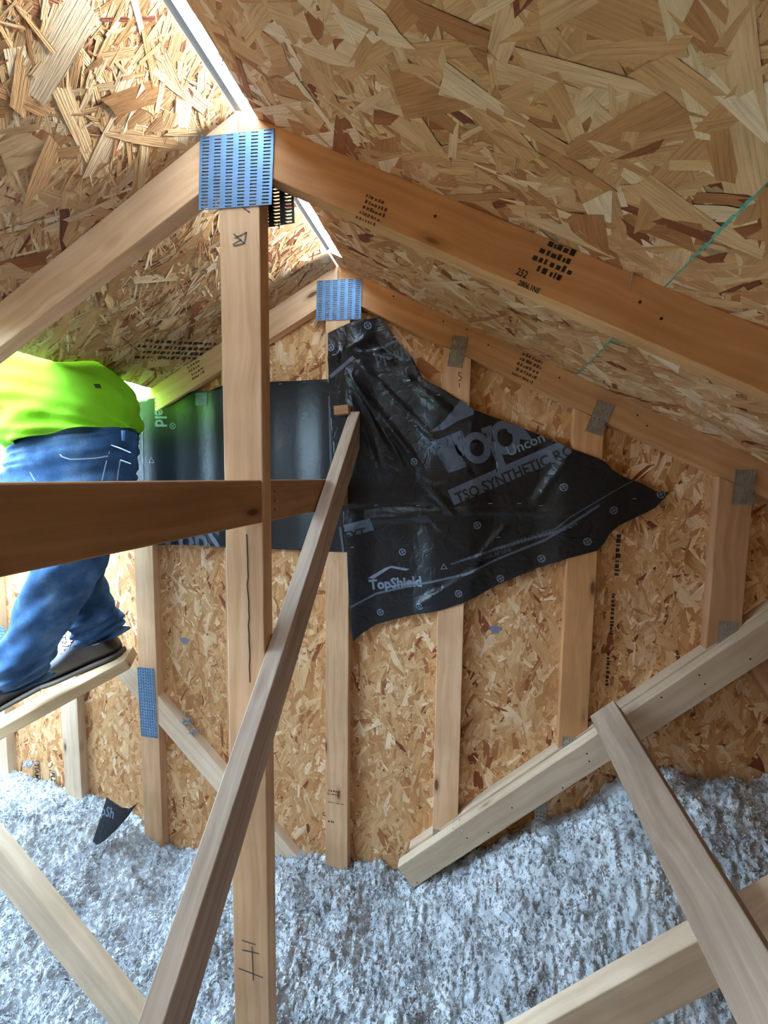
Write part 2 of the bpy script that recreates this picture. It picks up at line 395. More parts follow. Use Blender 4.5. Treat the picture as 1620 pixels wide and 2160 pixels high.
# ------------------------------------------------------------------ trusses
DZ = WD*SQ; H = WD/2
def chord(name, parent, side, Y, xe, mat, dz0=0.0):
    x0 = XK + side*.0005
    top = [(x0, ZR-.0008), (xe, roof_z(xe)-.0008)]; bot = [(xe, roof_z(xe)-DZ), (x0, ZR-DZ)]
    return prism(name, top+bot, Y, Y+T, MAT[mat], parent, (1, -side*M))
def sloped(name, parent, x0, x1, z_of_top, slope, Y, mat, cut=None):
    """diagonal 2x4 in a truss plane given the line of its top edge"""
    s = WD*math.hypot(1, slope); k = slope/abs(slope)
    nx, nz = slope/math.hypot(1, slope)*WD, -1/math.hypot(1, slope)*WD
    p = [(x0, z_of_top(x0)), (x1, z_of_top(x1)), (x1+nx, z_of_top(x1)+nz), (x0+nx, z_of_top(x0)+nz)]
    return prism(name, p, Y, Y+T, MAT[mat], parent, (1, slope))

near = empty('roof_truss', (XK, Y1, FLOOR)); tag(near, 'roof truss nearest the camera, its king post carrying a large steel plate tinted sky blue', 'truss', 'roof trusses')
rl = chord('rafter', near, -1, Y1, -2.6, 'tan'); rr = chord('rafter', near, 1, Y1, 1.95, 'orange')
post = prism('king_post', [(XK-H, FLOOR), (XK+H, FLOOR), (XK+H, ZR-DZ-M*H-.001), (XK, ZR-DZ-.001), (XK-H, ZR-DZ-M*H-.001)], Y1, Y1+T, MAT['tan'], near, (0, 1))
sloped('web', near, -2.15, -.58, lambda x: -1.006-.90*(x+1.21), -.90, Y1, 'pale')
sloped('web', near, -.35, 1.45, lambda x: -1.08+1.0*(x-.167), 1.0, Y1, 'pale')
plate(near, -.482, .600, .161, .138, Y1, .05)
plate(near, -.455, .585, .155, .150, Y1+T, -.03, 'felt', name='back_plate', back=True, hole=(.6, .5))

gab = empty('gable_truss', (XK, Y2, FLOOR)); tag(gab, 'gable end truss with upright studs against the strand board wall', 'truss', 'roof trusses')
gl = chord('rafter', gab, -1, Y2, -2.6, 'tan'); gr = chord('rafter', gab, 1, Y2, 1.95, 'orange')
ks = prism('king_post', [(XK-H, FLOOR), (XK+H, FLOOR), (XK+H, ZR-DZ-M*H-.001), (XK, ZR-DZ-.001), (XK-H, ZR-DZ-M*H-.001)], Y2, Y2+T, MAT['tan'], gab, (0, 1))
webR = lambda x: -1.166+.94*x
STUD = .4064
stud_x = {}
for k in range(-5, 6):
    if k == 0: continue
    x = XK + k*STUD; stud_x[k] = x
    zt = lambda q: roof_z(q)-DZ-.001
    if k > 0: zb = [(x-H, webR(x-H)), (x+H, webR(x+H))]
    else: zb = [(x-H, FLOOR), (x+H, FLOOR)]
    prism('stud', zb+[(x+H, zt(x+H)), (x-H, zt(x-H))], Y2, Y2+T, MAT[{1: 'tan', 2: 'orange', 3: 'brown', -2: 'tan', -3: 'pale', -4: 'pale'}.get(k, 'tan')], gab, (0, 1))
def weblow(x): return -1.172-.95*(x+.965)
sloped('web', gab, -1.75, -.56, weblow, -.95, Y2+.0012, 'pale')
sloped('web', gab, -.20, 1.6, webR, .94, Y2+.0004, 'pale')
sloped('web', gab, .86, 1.45, lambda x: webR(.86)-.10-1.55*(x-.86), -1.55, Y2+.0016, 'brown')
plate(gab, -.473, .598, .160, .132, Y2, .03)
for (px, py, w, h, r) in ((965, 742, .050, .098, .16), (1265, 882, .052, .098, .33), (1570, 1028, .056, .103, .03)):
    p = at(px, py, Y2); plate(gab, p.x, p.z, w, h, Y2, r, 'dull_steel', 7, 4, hole=(.35, .62))
for (px, py) in ((928, 1770), (1203, 1576), (1535, 1335)):
    p = at(px, py, Y2); plate(gab, p.x, p.z-.01, .052, .09, Y2, 0, 'dull_steel', 6, 5, hole=(.3, .4))
p = at(1140, 1712, Y2); plate(gab, p.x, p.z, .035, .07, Y2-.002, .05, 'dull_steel', 3, 5)
plate(gab, -1.294, -.939, .080, .297, Y2, -.02, 'steel', 7, 24, hole=(.42, .5))
p = at(290, 872, Y2); plate(gab, p.x, p.z, .05, .075, Y2, .05, 'steel', 6, 4, hole=(.3, .6))
p = at(2, 1335, Y2); plate(gab, p.x, p.z, .05, .06, Y2, 0, 'steel', 6, 4)

# ------------------------------------------------------------------ loose boards
def board_thing(o, label, cat='board', group=None): return tag(o, label, cat, group)
XB = -.4525
board_thing(stick('ridge_block', (XB, -.55, -.0098-WD/2), (XB, Y1-.0015, -.0098-WD/2), (1, 0, 0), WD, T, MAT['brown']), 'dark brown horizontal block running from the lower left up to the near king post', 'lumber', 'horizontal blocks between king posts')
board_thing(stick('ridge_block', (XB, Y1+T+.001, -.0098-WD/2), (XB, Y2-.012, -.0098-WD/2), (1, 0, 0), WD, T, MAT['brown']), 'short horizontal block between the near king post and the black sheet', 'lumber', 'horizontal blocks between king posts')
# long diagonal brace, nailed to the right side of the king post
bx = -.411
zt = lambda y: y-1.180
bd = Vector((0, 1, 1)).normalized(); bn = Vector((0, 1, -1)).normalized()
e = WD/2*bn
def yz_board(name, pts, x0, x1, mat, ax):
    c = Vector(((x0+x1)/2, sum(p[0] for p in pts)/len(pts), sum(p[1] for p in pts)/len(pts)))
    m = frame(c, Vector((0, ax[0], ax[1])), (1, 0, 0)); mi = m.inverted(); bm = bmesh.new()
    a = [bm.verts.new(mi @ Vector((x0, y, z))) for y, z in pts]; b = [bm.verts.new(mi @ Vector((x1, y, z))) for y, z in pts]; n = len(pts)
    bm.faces.new(a); bm.faces.new(b[::-1])
    for i in range(n): bm.faces.new((a[i], b[i], b[(i+1) % n], a[(i+1) % n]))
    bmesh.ops.recalc_face_normals(bm, faces=bm.faces)
    bmesh.ops.bevel(bm, geom=bm.edges[:], offset=.002, segments=2, affect='EDGES', profile=.5)
    return link(name, bm_mesh(name, bm), MAT[mat], None, m)
wv = WD*math.sqrt(2)
brace = yz_board('diagonal_brace', [(-.02, zt(-.02)), (1.402, zt(1.402)), (1.402, zt(1.402)-wv), (-.02+.06, zt(.04)-wv)], -.4305, -.3925, 'grey', (1, 1))
tag(brace, 'long weathered brace slanting from the lower left up to the black sheet', 'lumber')
tag(stick('wood_block', (-.476, 1.388, .222), (-.425, 1.388, .226), (0, 1, 0), .030, .03, MAT['brown'], bev=.001), 'small red-brown wood block at the top end of the long brace', 'lumber')
# second 2x4 fixed to the face of the right gable web
fw = lambda x: -1.176+.945*x
sis = sloped('diagonal_board', None, -.235, 1.6, fw, .945, Y2-T-.0008, 'pale')
tag(sis, 'pale diagonal board rising from the insulation to the right edge', 'lumber')
# lateral brace lying across the two right hand webs
u43 = Vector((1, 0, .95)).normalized(); n43 = Vector((-.95, 0, 1)).normalized()
c0 = Vector((.3715, 0, -.742)) + u43*(WD/2) - n43*(T/2)
lat = stick('lateral_brace', c0+Vector((0, -.10, .0)), c0+Vector((0, 1.372, 0)), n43, WD, T, MAT['grey'])
tag(lat, 'flat weathered brace crossing the right diagonal board towards the camera', 'lumber')

# ------------------------------------------------------------------ black underlayment sheets
def make_tarp_mat(name, base, rough, crumple=.7):
    m, nt, b = nodes(name); L = nt.links.new
    b.inputs['Base Color'].default_value = (*base, 1); b.inputs['Roughness'].default_value = rough; b.inputs['Specular IOR Level'].default_value = .55
    tc = N(nt, 'ShaderNodeTexCoord'); nz = N(nt, 'ShaderNodeTexNoise'); nz.inputs['Scale'].default_value = 900; nz.inputs['Detail'].default_value = 2
    L(tc.outputs['Object'], nz.inputs['Vector'])
    n2 = N(nt, 'ShaderNodeTexNoise'); n2.inputs['Scale'].default_value = 26; n2.inputs['Detail'].default_value = 5; n2.inputs['Distortion'].default_value = 1.2; L(tc.outputs['Object'], n2.inputs['Vector'])
    b1 = N(nt, 'ShaderNodeBump'); b1.inputs['Strength'].default_value = .10; b1.inputs['Distance'].default_value = .001; L(nz.outputs['Fac'], b1.inputs['Height'])
    b2 = N(nt, 'ShaderNodeBump'); b2.inputs['Strength'].default_value = crumple; b2.inputs['Distance'].default_value = .006; L(n2.outputs['Fac'], b2.inputs['Height']); L(b1.outputs[0], b2.inputs['Normal'])
    L(b2.outputs[0], b.inputs['Normal'])
    return m
MAT['tarp'] = make_tarp_mat('black_underlayment', (.006, .008, .013), .33)
MAT['tarp_smooth'] = make_tarp_mat('smooth_black_underlayment', (.006, .008, .013), .36, .16)
MAT['print'] = make_tarp_mat('grey_print', (.085, .11, .155), .5)
MAT['print_light'] = make_tarp_mat('pale_grey_print', (.17, .21, .28), .5)

def sstep(a, b, x): t = np.clip((x-a)/(b-a), 0, 1); return t*t*(3-2*t)
_ph = rng.uniform(0, 6.28, (24, 2)); _dr = rng.uniform(0, 6.28, 24); _fr = np.geomspace(9, 70, 24)
def wob(x, z):
    r = np.zeros_like(x)
    for i in range(24):
        c, s_ = math.cos(_dr[i]), math.sin(_dr[i])
        r += np.sin((x*c+z*s_)*_fr[i]+_ph[i, 0]+1.4*np.sin((z*c-x*s_)*_fr[i]*.6+_ph[i, 1]))/(_fr[i]**.9)
    return r
def crease(x, z, x0, z0, x1, z1, w, amp):
    """ridge along a segment, pulling the sheet towards the attic when amp > 0"""
    dx, dz = x1-x0, z1-z0; L = math.hypot(dx, dz)
    t = ((x-x0)*dx+(z-z0)*dz)/(L*L); d = ((x-x0)*dz-(z-z0)*dx)/L
    return amp*np.exp(-(d/w)**2)*sstep(-.12, .12, t)*(1-sstep(.75, 1.1, t))
def stud_gap(x):
    d = np.full_like(x, 9.0)
    for k in range(-3, 4):
        d = np.minimum(d, np.maximum(0, np.abs(x-(XK+k*STUD))-H))
    return d
def W2(px, py): q = at(px, py, 1.405); return q.x, q.z
FOLDS = [((735, 790), (905, 1010), .010, .016), ((745, 800), (860, 1000), .008, .013), ((760, 770), (930, 940), .009, .012), ((735, 830), (800, 990), .008, .012),
         ((722, 690), (722, 850), .007, -.016), ((750, 740), (850, 760), .010, .014), ((850, 790), (960, 880), .012, .012), ((770, 1075), (1240, 1085), .006, .008),
         ((735, 1075), (915, 1068), .007, -.010), ((905, 1110), (985, 1170), .006, -.010), ((880, 1280), (1040, 1180), .008, .012), ((1000, 1190), (1070, 1110), .010, .010),
         ((740, 1100), (920, 1085), .014, .010), ((690, 760), (790, 700), .012, .012), ((1130, 1060), (1200, 960), .012, .010), ((780, 700), (850, 770), .012, -.010),
         ((880, 1000), (960, 1090), .009, .010), ((930, 900), (1010, 1010), .010, -.008)]
FW = [(W2(*a), W2(*b), w, h) for a, b, w, h in FOLDS]
def tarp_y(x, z, front=0.0):
    x = np.asarray(x, float); z = np.asarray(z, float)
    y = 1.4105 + .020*sstep(.004, .10, stud_gap(x))
    y = y + .0042*wob(x, z)*sstep(-.02, .06, stud_gap(x)+.02)
    for (a, b), (c, d), w, h in FW: y = y - crease(x, z, a, b, c, d, w, h)
    return np.minimum(np.maximum(y-front, 1.352), 1.4125-front*.5 + .035*sstep(.004, .05, stud_gap(x)))
def left_y(x, z, front=0.0):
    x = np.asarray(x, float); z = np.asarray(z, float)
    y = 1.4125 + .018*sstep(.004, .12, stud_gap(x)) + .0022*wob(x*.6+3, z*.6)*sstep(0, .08, stud_gap(x))
    return np.minimum(y, 1.4135 + .03*sstep(.004, .05, stud_gap(x))) - front
def drape(name, V, Fc, fun, mat, parent, front, grid=.011, thick=0.0):
    """lay flat (x, z) faces on a draped surface y = fun(x, z); faces are cut into small cells first"""
    bm = bmesh.new(); vs = [bm.verts.new((a, 0, b)) for a, b in V]
    for f in Fc:
        try: bm.faces.new([vs[i] for i in f])
        except ValueError: pass
    if not bm.faces: bm.free(); return None
    bmesh.ops.triangulate(bm, faces=bm.faces[:])
    xs = [v.co.x for v in bm.verts]; zs = [v.co.z for v in bm.verts]
    for ax, lo, hi in ((0, min(xs), max(xs)), (2, min(zs), max(zs))):
        k = math.floor(lo/grid)+1
        while k*grid < hi:
            co = [0, 0, 0]; no = [0, 0, 0]; co[ax] = k*grid; no[ax] = 1
            bmesh.ops.bisect_plane(bm, geom=bm.verts[:]+bm.edges[:]+bm.faces[:], dist=1e-6, plane_co=co, plane_no=no); k += 1
    X = np.array([v.co.x for v in bm.verts]); Z = np.array([v.co.z for v in bm.verts]); Yv = fun(X, Z, front)
    for v, y in zip(bm.verts, Yv): v.co.y = float(y)
    bmesh.ops.recalc_face_normals(bm, faces=bm.faces)
    me = bm_mesh(name, bm); o = link(name, me, mat, parent, smooth=True)
    if thick:
        sd = o.modifiers.new('thickness', 'SOLIDIFY'); sd.thickness = thick; sd.offset = 0
    return o
def outline(pts): return [W2(*p) for p in pts]
def smooth_loop(pts, n=2, keep=()):
    for _ in range(n):
        out = []
        for i, (a, b) in enumerate(zip(pts, pts[1:]+pts[:1])):
            out += [a, ((a[0]+b[0])/2+rng.normal(0, .0006), (a[1]+b[1])/2+rng.normal(0, .0006))]
        pts = out
    return pts
main_o = smooth_loop(outline([(690, 702), (712, 690), (745, 677), (775, 668), (797, 664), (812, 680), (828, 705), (848, 730), (866, 748), (876, 772), (888, 793), (902, 804), (940, 824), (975, 846), (1000, 864), (1060, 884), (1110, 903), (1160, 925), (1200, 944), (1240, 958), (1278, 974), (1292, 990), (1320, 1005), (1365, 1022), (1390, 1036), (1420, 1039), (1410, 1052), (1390, 1072), (1350, 1092), (1310, 1110), (1288, 1126), (1275, 1148), (1262, 1162), (1200, 1178), (1150, 1196), (1100, 1216), (1050, 1238), (1010, 1258), (975, 1274), (930, 1288), (880, 1299), (830, 1311), (790, 1322), (765, 1337), (744, 1355), (739, 1320), (735, 1260), (731, 1165), (722, 1090), (705, 980), (696, 880), (692, 800)]), 1)
sheet = drape('underlayment_sheet', main_o, [tuple(range(len(main_o)))], tarp_y, MAT['tarp'], None, 0.0, .009, .0006)
tag(sheet, 'large crumpled black underlayment sheet pointing right, printed with grey lettering', 'plastic sheet', 'black underlayment pieces')
left_o = smooth_loop(outline([(276, 850), (330, 836), (402, 822), (440, 822), (480, 808), (560, 802), (620, 800), (690, 799), (700, 850), (712, 960), (730, 1090), (737, 1166), (650, 1163), (560, 1160), (480, 1156), (400, 1152), (325, 1150), (300, 1120), (278, 1010)]), 1)
lsheet = drape('underlayment_sheet', left_o, [tuple(range(len(left_o)))], left_y, MAT['tarp_smooth'], None, 0.0, .012, .0006)
tag(lsheet, 'smooth black underlayment sheet behind the near king post, left of the crumpled one', 'plastic sheet', 'black underlayment pieces')

# --- print on the sheets
def place(V, px, py, ang, sx=1.0, flip=False):
    """2-D glyph coordinates (metres) -> (x, z) with the origin at a measured point and a tilt"""
    ox, oz = W2(px, py); c, s_ = math.cos(ang), math.sin(ang)
    return [(ox+c*a*sx-s_*b, oz+s_*a*sx+c*b) for a, b in V]
def inside_clip(V, Fc, poly):
    """keep only the faces whose centre lies on the sheet"""
    def ins(p):
        r = False; n = len(poly)
        for i in range(n):
            (x0, y0), (x1, y1) = poly[i], poly[(i+1) % n]
            if (y0 > p[1]) != (y1 > p[1]) and p[0] < (x1-x0)*(p[1]-y0)/(y1-y0)+x0: r = not r
        return r
    bm = bmesh.new(); vs = [bm.verts.new((a, 0, b)) for a, b in V]
    for f in Fc:
        try: bm.faces.new([vs[i] for i in f])
        except ValueError: pass
    bmesh.ops.triangulate(bm, faces=bm.faces[:])
    xs = [v.co.x for v in bm.verts]; zs = [v.co.z for v in bm.verts]
    if not all(ins((a, b)) for a, b in zip(xs, zs)):
        g = .004
        for ax, lo, hi in ((0, min(xs), max(xs)), (2, min(zs), max(zs))):
            k = math.floor(lo/g)+1
            while k*g < hi:
                co = [0, 0, 0]; no = [0, 0, 0]; co[ax] = k*g; no[ax] = 1
                bmesh.ops.bisect_plane(bm, geom=bm.verts[:]+bm.edges[:]+bm.faces[:], dist=1e-7, plane_co=co, plane_no=no); k += 1
        dead = [f for f in bm.faces if not ins((f.calc_center_median().x, f.calc_center_median().z))]
        bmesh.ops.delete(bm, geom=dead, context='FACES')
    bm.verts.index_update()
    V2 = [(v.co.x, v.co.z) for v in bm.verts]; F2 = [tuple(v.index for v in f.verts) for f in bm.faces]; bm.free()
    return V2, F2
def stamp(V, Fc, parent, fun, poly, mat='print', name='printing', front=.0014):
    V, Fc = inside_clip(V, Fc, poly)
    if Fc: return drape(name, V, Fc, fun, MAT[mat], parent, front, .009)
def prn(s, size, px, py, deg, parent=sheet, fun=tarp_y, poly=main_o, mat='print', bold=0, sx=1.0, name='lettering', front=.0014):
    V, Fc = text2d(s, size, bold)
    return stamp(place(V, px, py, math.radians(deg), sx), Fc, parent, fun, poly, mat, name, front)
def quadband(a, b, w): # band between two measured points, width in metres
    (x0, z0), (x1, z1) = W2(*a), W2(*b); L = math.hypot(x1-x0, z1-z0); nx, nz = -(z1-z0)/L*w/2, (x1-x0)/L*w/2
    return [(x0+nx, z0+nz), (x0-nx, z0-nz), (x1-nx, z1-nz), (x1+nx, z1+nz)], [(0, 1, 2, 3)]
def polyband(pts, w):
    V, Fc = [], []
    for a, b in zip(pts, pts[1:]):
        v, f = quadband(a, b, w); i = len(V); V += v; Fc.append((i, i+1, i+2, i+3))
    return V, Fc
def ring_mark(px, py, r=.0125, parent=sheet, fun=tarp_y, poly=main_o, rot=.6):
    V, Fc = [], []; n = 20
    for i in range(n):
        a = 2*math.pi*i/n; V += [(r*math.cos(a), r*math.sin(a)), (r*.74*math.cos(a), r*.74*math.sin(a))]
    for i in range(n): j = (i+1) % n; Fc.append((2*i, 2*j, 2*j+1, 2*i+1))
    for q in (rot, rot+math.pi/2):
        c, s_ = math.cos(q), math.sin(q); h = r*.11; l = r*.76; i = len(V)
        V += [(l*c-h*s_, l*s_+h*c), (-l*c-h*s_, -l*s_+h*c), (-l*c+h*s_, -l*s_-h*c), (l*c+h*s_, l*s_-h*c)]; Fc.append((i, i+1, i+2, i+3))
    stamp(place(V, px, py, 0), Fc, parent, fun, poly, 'print_light', 'nail_mark')
for p in ((773, 683), (697, 732), (719, 866), (872, 974), (1190, 1028), (1007, 1109), (1297, 1077), (1240, 1143), (1144, 1181), (1056, 1224), (967, 1253), (883, 1282), (799, 1296), (846, 1167), (1402, 1043)):
    ring_mark(*p)
for p in ((639, 876), (355, 897)): ring_mark(*p, parent=lsheet, fun=left_y, poly=left_o)
def slab_T(h):  # slab serif capital T
    return [(0, h*.60), (0, h), (h*.95, h), (h*.95, h*.60), (h*.80, h*.60), (h*.76, h*.82), (h*.62, h*.82), (h*.62, h*.16), (h*.74, h*.16), (h*.74, 0), (h*.21, 0), (h*.21, h*.16), (h*.33, h*.16), (h*.33, h*.82), (h*.19, h*.82), (h*.15, h*.60)]
def ringO(cx, cy, rx, ry, wx, wy, n=22):
    V = []; Fc = []
    for i in range(n):
        a = 2*math.pi*i/n; V += [(cx+rx*math.cos(a), cy+ry*math.sin(a)), (cx+(rx-wx)*math.cos(a), cy+(ry-wy)*math.sin(a))]
    for i in range(n): j = (i+1) % n; Fc.append((2*i, 2*j, 2*j+1, 2*i+1))
    return V, Fc
# big brand lettering, cut off by the upper edge of the sheet
tilt = 21
h = .118
def put(V, Fc, px, py, deg, mat='print'): return stamp(place(V, px, py, math.radians(deg)), Fc, sheet, tarp_y, main_o, mat, 'lettering')
TO = (931, 1004)
Tv = slab_T(h); put(Tv, [tuple(range(len(Tv)))], *TO, tilt)
V, Fc = ringO(.138, .046, .044, .052, .021, .024); put(V, Fc, *TO, tilt)
V, Fc = ringO(.232, .046, .047, .056, .023, .026); put(V, Fc, *TO, tilt)
put([(.170, -.062), (.170, -.040), (.180, -.040), (.180, .082), (.170, .082), (.170, .100), (.206, .100), (.206, -.040), (.219, -.040), (.219, -.062)], [tuple(range(10))], *TO, tilt)
V = outline([(1070, 908), (1078, 897), (1092, 893), (1106, 899), (1127, 928), (1102, 926), (1084, 916)]); stamp(V, [tuple(range(len(V)))], sheet, tarp_y, main_o, 'print', 'lettering')
V = outline([(905, 912), (930, 893), (950, 872), (972, 842), (1000, 860), (999, 874), (965, 888), (935, 906)]); stamp(V, [tuple(range(len(V)))], sheet, tarp_y, main_o, 'print', 'lettering')
prn('Uncompr', .046, 1074, 962, 24, bold=.0009, mat='print_light', front=.0026)
V, Fc = quadband((951, 1050), (1204, 941), .054); stamp(V, Fc, sheet, tarp_y, main_o, 'print', 'banner')
prn('TSO SYNTHETIC ROO', .050, 966, 1062, 24.5, mat='tarp', bold=.0009, sx=.86, front=.0028)
# logo at the lower left with its roof
prn('TopShield', .049, 777, 1247, 8, mat='print_light', bold=.0018, sx=.96)
put([(0, 0), (.066, .036), (.085, .036), (.02, -.004)], [(0, 1, 2, 3)], 773, 1222, 4, 'print_light')
put([(.068, .036), (.087, .042), (.152, .030), (.137, .024), (.088, .034)], [(0, 1, 2, 3, 4)], 773, 1222, 4, 'print_light')
V, Fc = quadband((808, 1243), (880, 1230), .0045); stamp(V, Fc, sheet, tarp_y, main_o, 'print_light')
V, Fc = polyband([(738, 1282), (790, 1256), (860, 1240), (980, 1212), (1060, 1178), (1150, 1142), (1200, 1108), (1265, 1066)], .0075); stamp(V, Fc, sheet, tarp_y, main_o, 'print', 'stripe')
V, Fc = polyband([(1170, 1118), (1205, 1090), (1290, 1040), (1345, 1012)], .004); stamp(V, Fc, sheet, tarp_y, main_o, 'print', 'stripe')
def tri_mark(px, py, s_, deg, parent=sheet, fun=tarp_y, poly=main_o):
    V, Fc = [], []
    for r0 in (1.0, .66): V += [(s_*r0*math.cos(math.radians(90+120*k)), s_*r0*math.sin(math.radians(90+120*k))) for k in range(3)]
    for k in range(3): j = (k+1) % 3; Fc.append((k, j, 3+j, 3+k))
    stamp(place(V, px, py, math.radians(deg)), Fc, parent, fun, poly, 'print_light', 'recycling_mark')
tri_mark(936, 1197, .014, 8); tri_mark(732, 783, .016, 15)
tri_mark(317, 972, .015, 0, lsheet, left_y, left_o)
prn('OVERLAP LINE', .017, 1012, 1186, 21); prn('LINEA DE SUPERPOSICION', .017, 1085, 1150, 21)
R9 = random.Random(3)
for i in range(3):
    V, Fc = [], []; x = 0
    while x < .34:
        w = R9.uniform(.004, .012); k = len(V); V += [(x, i*.011), (x+w, i*.011), (x+w, i*.011+.006), (x, i*.011+.006)]; Fc.append((k, k+1, k+2, k+3)); x += w+R9.uniform(.0015, .004)
    o_ = stamp(place(V, 952+i*20, 1192, math.radians(20)), Fc, sheet, tarp_y, main_o, 'print', 'small_print')
    if o_: tag(o_, kind='stuff')
# upside down lettering near the top, scraps of other words
prn('Shield', .060, 862, 728, 190, bold=.0016, sx=.85)
V, Fc = quadband((695, 795), (745, 752), .013); stamp(V, Fc, sheet, tarp_y, main_o, 'print', 'stripe')
V, Fc = quadband((770, 738), (845, 710), .009); stamp(V, Fc, sheet, tarp_y, main_o, 'print', 'stripe')
V, Fc = quadband((722, 1122), (782, 1107), .045); stamp(V, Fc, sheet, tarp_y, main_o, 'print', 'banner')
prn('EXT', .042, 728, 1140, 14, mat='tarp', bold=.0009, front=.0028)
V, Fc = polyband([(716, 1112), (723, 1165)], .008); stamp(V, Fc, lsheet, left_y, left_o, 'print', 'stripe')
V, Fc = quadband((693, 835), (698, 1015), .007); stamp(V, Fc, lsheet, left_y, left_o, 'print', 'stripe')
# left sheet: lettering turned on its side
prn('Shield', .060, 322, 820, -90, lsheet, left_y, left_o, 'print_light', .0016)
prn('TopS', .13, 330, 1158, 0, lsheet, left_y, left_o, 'print', .004)
V, Fc = polyband([(297, 880), (299, 1012)], .006); stamp(V, Fc, lsheet, left_y, left_o, 'print', 'stripe')
V, Fc = quadband((417, 826), (417, 853), .055); stamp(V, Fc, lsheet, left_y, left_o, 'print', 'patch')
# staples
MAT['staple'] = plain('bright_staple', (.85, .85, .86), .3, .7)
for px, py in ((706, 750), (787, 733), (860, 801), (925, 833), (790, 1067), (880, 1068), (1035, 1063), (1097, 1063), (1143, 1068), (1344, 1053), (1052, 1135), (742, 1155), (829, 706)):
    x, z = W2(px, py); y = float(tarp_y(x, z))
    stick('staple', (x-.006, y-.002, z), (x+.006, y-.002, z+.001), (0, 1, 0), .0012, .0012, MAT['staple'], sheet, bev=0)
for px, py in ((637, 804), (585, 807), (437, 831)):
    x, z = W2(px, py); y = float(left_y(x, z)); stick('staple', (x-.006, y-.002, z), (x+.006, y-.002, z+.001), (0, 1, 0), .0012, .0012, MAT['staple'], lsheet, bev=0)


# ------------------------------------------------------------------ loose-fill insulation
def lattice(nx, ny, seed):
    return np.random.default_rng(seed).uniform(-1, 1, (nx, ny))
def vnoise(x, y, f, seed):
    g = lattice(256, 256, seed); X = x*f+400; Yy = y*f+400
    i = np.floor(X).astype(int); j = np.floor(Yy).astype(int); a = X-i; b = Yy-j; a = a*a*(3-2*a); b = b*b*(3-2*b)
    q = lambda di, dj: g[(i+di) % 256, (j+dj) % 256]
    return (q(0, 0)*(1-a)+q(1, 0)*a)*(1-b)+(q(0, 1)*(1-a)+q(1, 1)*a)*b
def base_z(x, y):
    # measured along the foot of the gable wall, rising into the right hand corner
    xs = [-2.7, -2.06, -1.69, -1.40, -1.26, -1.10, -.80, -.60, -.40, -.20, 0, .25, .52, .90, 1.4, 2.1]
    zs = [-1.34, -1.40, -1.45, -1.50, -1.56, -1.60, -1.53, -1.50, -1.50, -1.49, -1.40, -1.22, -.97, -.91, -.90, -.90]
    w = np.interp(x, xs, zs)
    fl = np.interp(x, [-2.7, -2, -1.2, -.4, .4, 1.2, 2.1], [-1.42, -1.47, -1.53, -1.53, -1.50, -1.42, -1.35])
    t = sstep(.75, 1.42, y)
    return fl*(1-t)+w*t
def insul_z(x, y):
    z = base_z(x, y)
    z = z + .030*vnoise(x, y, 5, 1) + .020*vnoise(x, y, 13, 2) + .020*np.abs(vnoise(x, y, 30, 3)) + .014*np.abs(vnoise(x, y, 70, 4)) + .009*vnoise(x, y, 150, 5)
    return z
nx, ny = 920, 260
gx = np.linspace(-2.6, 1.98, nx); gy = np.linspace(.35, YO-.003, ny)
GX, GY = np.meshgrid(gx, gy, indexing='ij'); GZ = insul_z(GX, GY)
V = np.stack([GX+.004*vnoise(GX, GY, 120, 8), np.minimum(GY+.004*vnoise(GX, GY, 120, 9), YO-.002), GZ], -1).reshape(-1, 3)
ii = np.arange(nx*ny).reshape(nx, ny)
Q = np.stack([ii[:-1, :-1], ii[1:, :-1], ii[1:, 1:], ii[:-1, 1:]], -1).reshape(-1, 4)
def np_mesh(name, V, Fq):
    me = bpy.data.meshes.new(name); me.vertices.add(len(V)); me.vertices.foreach_set('co', V.astype(np.float32).ravel())
    k = Fq.shape[1]; me.loops.add(Fq.size); me.loops.foreach_set('vertex_index', Fq.astype(np.int32).ravel())
    me.polygons.add(len(Fq)); me.polygons.foreach_set('loop_start', np.arange(0, Fq.size, k, dtype=np.int32))
    me.update(calc_edges=True); me.validate(); return me
def fluff_mat():
    m, nt, b = nodes('white_loose_fill'); L = nt.links.new
    b.inputs['Roughness'].default_value = .95; b.inputs['Specular IOR Level'].default_value = .1
    tc = N(nt, 'ShaderNodeTexCoord'); n1 = N(nt, 'ShaderNodeTexNoise'); n1.inputs['Scale'].default_value = 9; n1.inputs['Detail'].default_value = 5; n1.inputs['Roughness'].default_value = .7
    L(tc.outputs['Object'], n1.inputs['Vector'])
    r = ramp(nt, [(.30, (.30, .30, .31)), (.46, (.56, .58, .61)), (.62, (.80, .83, .87))]); L(n1.outputs['Fac'], r.inputs[0])
    L(r.outputs[0], b.inputs['Base Color'])
    n2 = N(nt, 'ShaderNodeTexNoise'); n2.inputs['Scale'].default_value = 260; n2.inputs['Detail'].default_value = 4; L(tc.outputs['Object'], n2.inputs['Vector'])
    bp = N(nt, 'ShaderNodeBump'); bp.inputs['Strength'].default_value = .8; bp.inputs['Distance'].default_value = .004; L(n2.outputs['Fac'], bp.inputs['Height']); L(bp.outputs[0], b.inputs['Normal'])
    return m
MAT['fluff'] = fluff_mat()
ins = link('insulation', np_mesh('insulation', V, Q), MAT['fluff'], smooth=True)
tag(ins, 'white fluffy loose-fill insulation covering the attic floor', 'insulation', None, 'stuff')
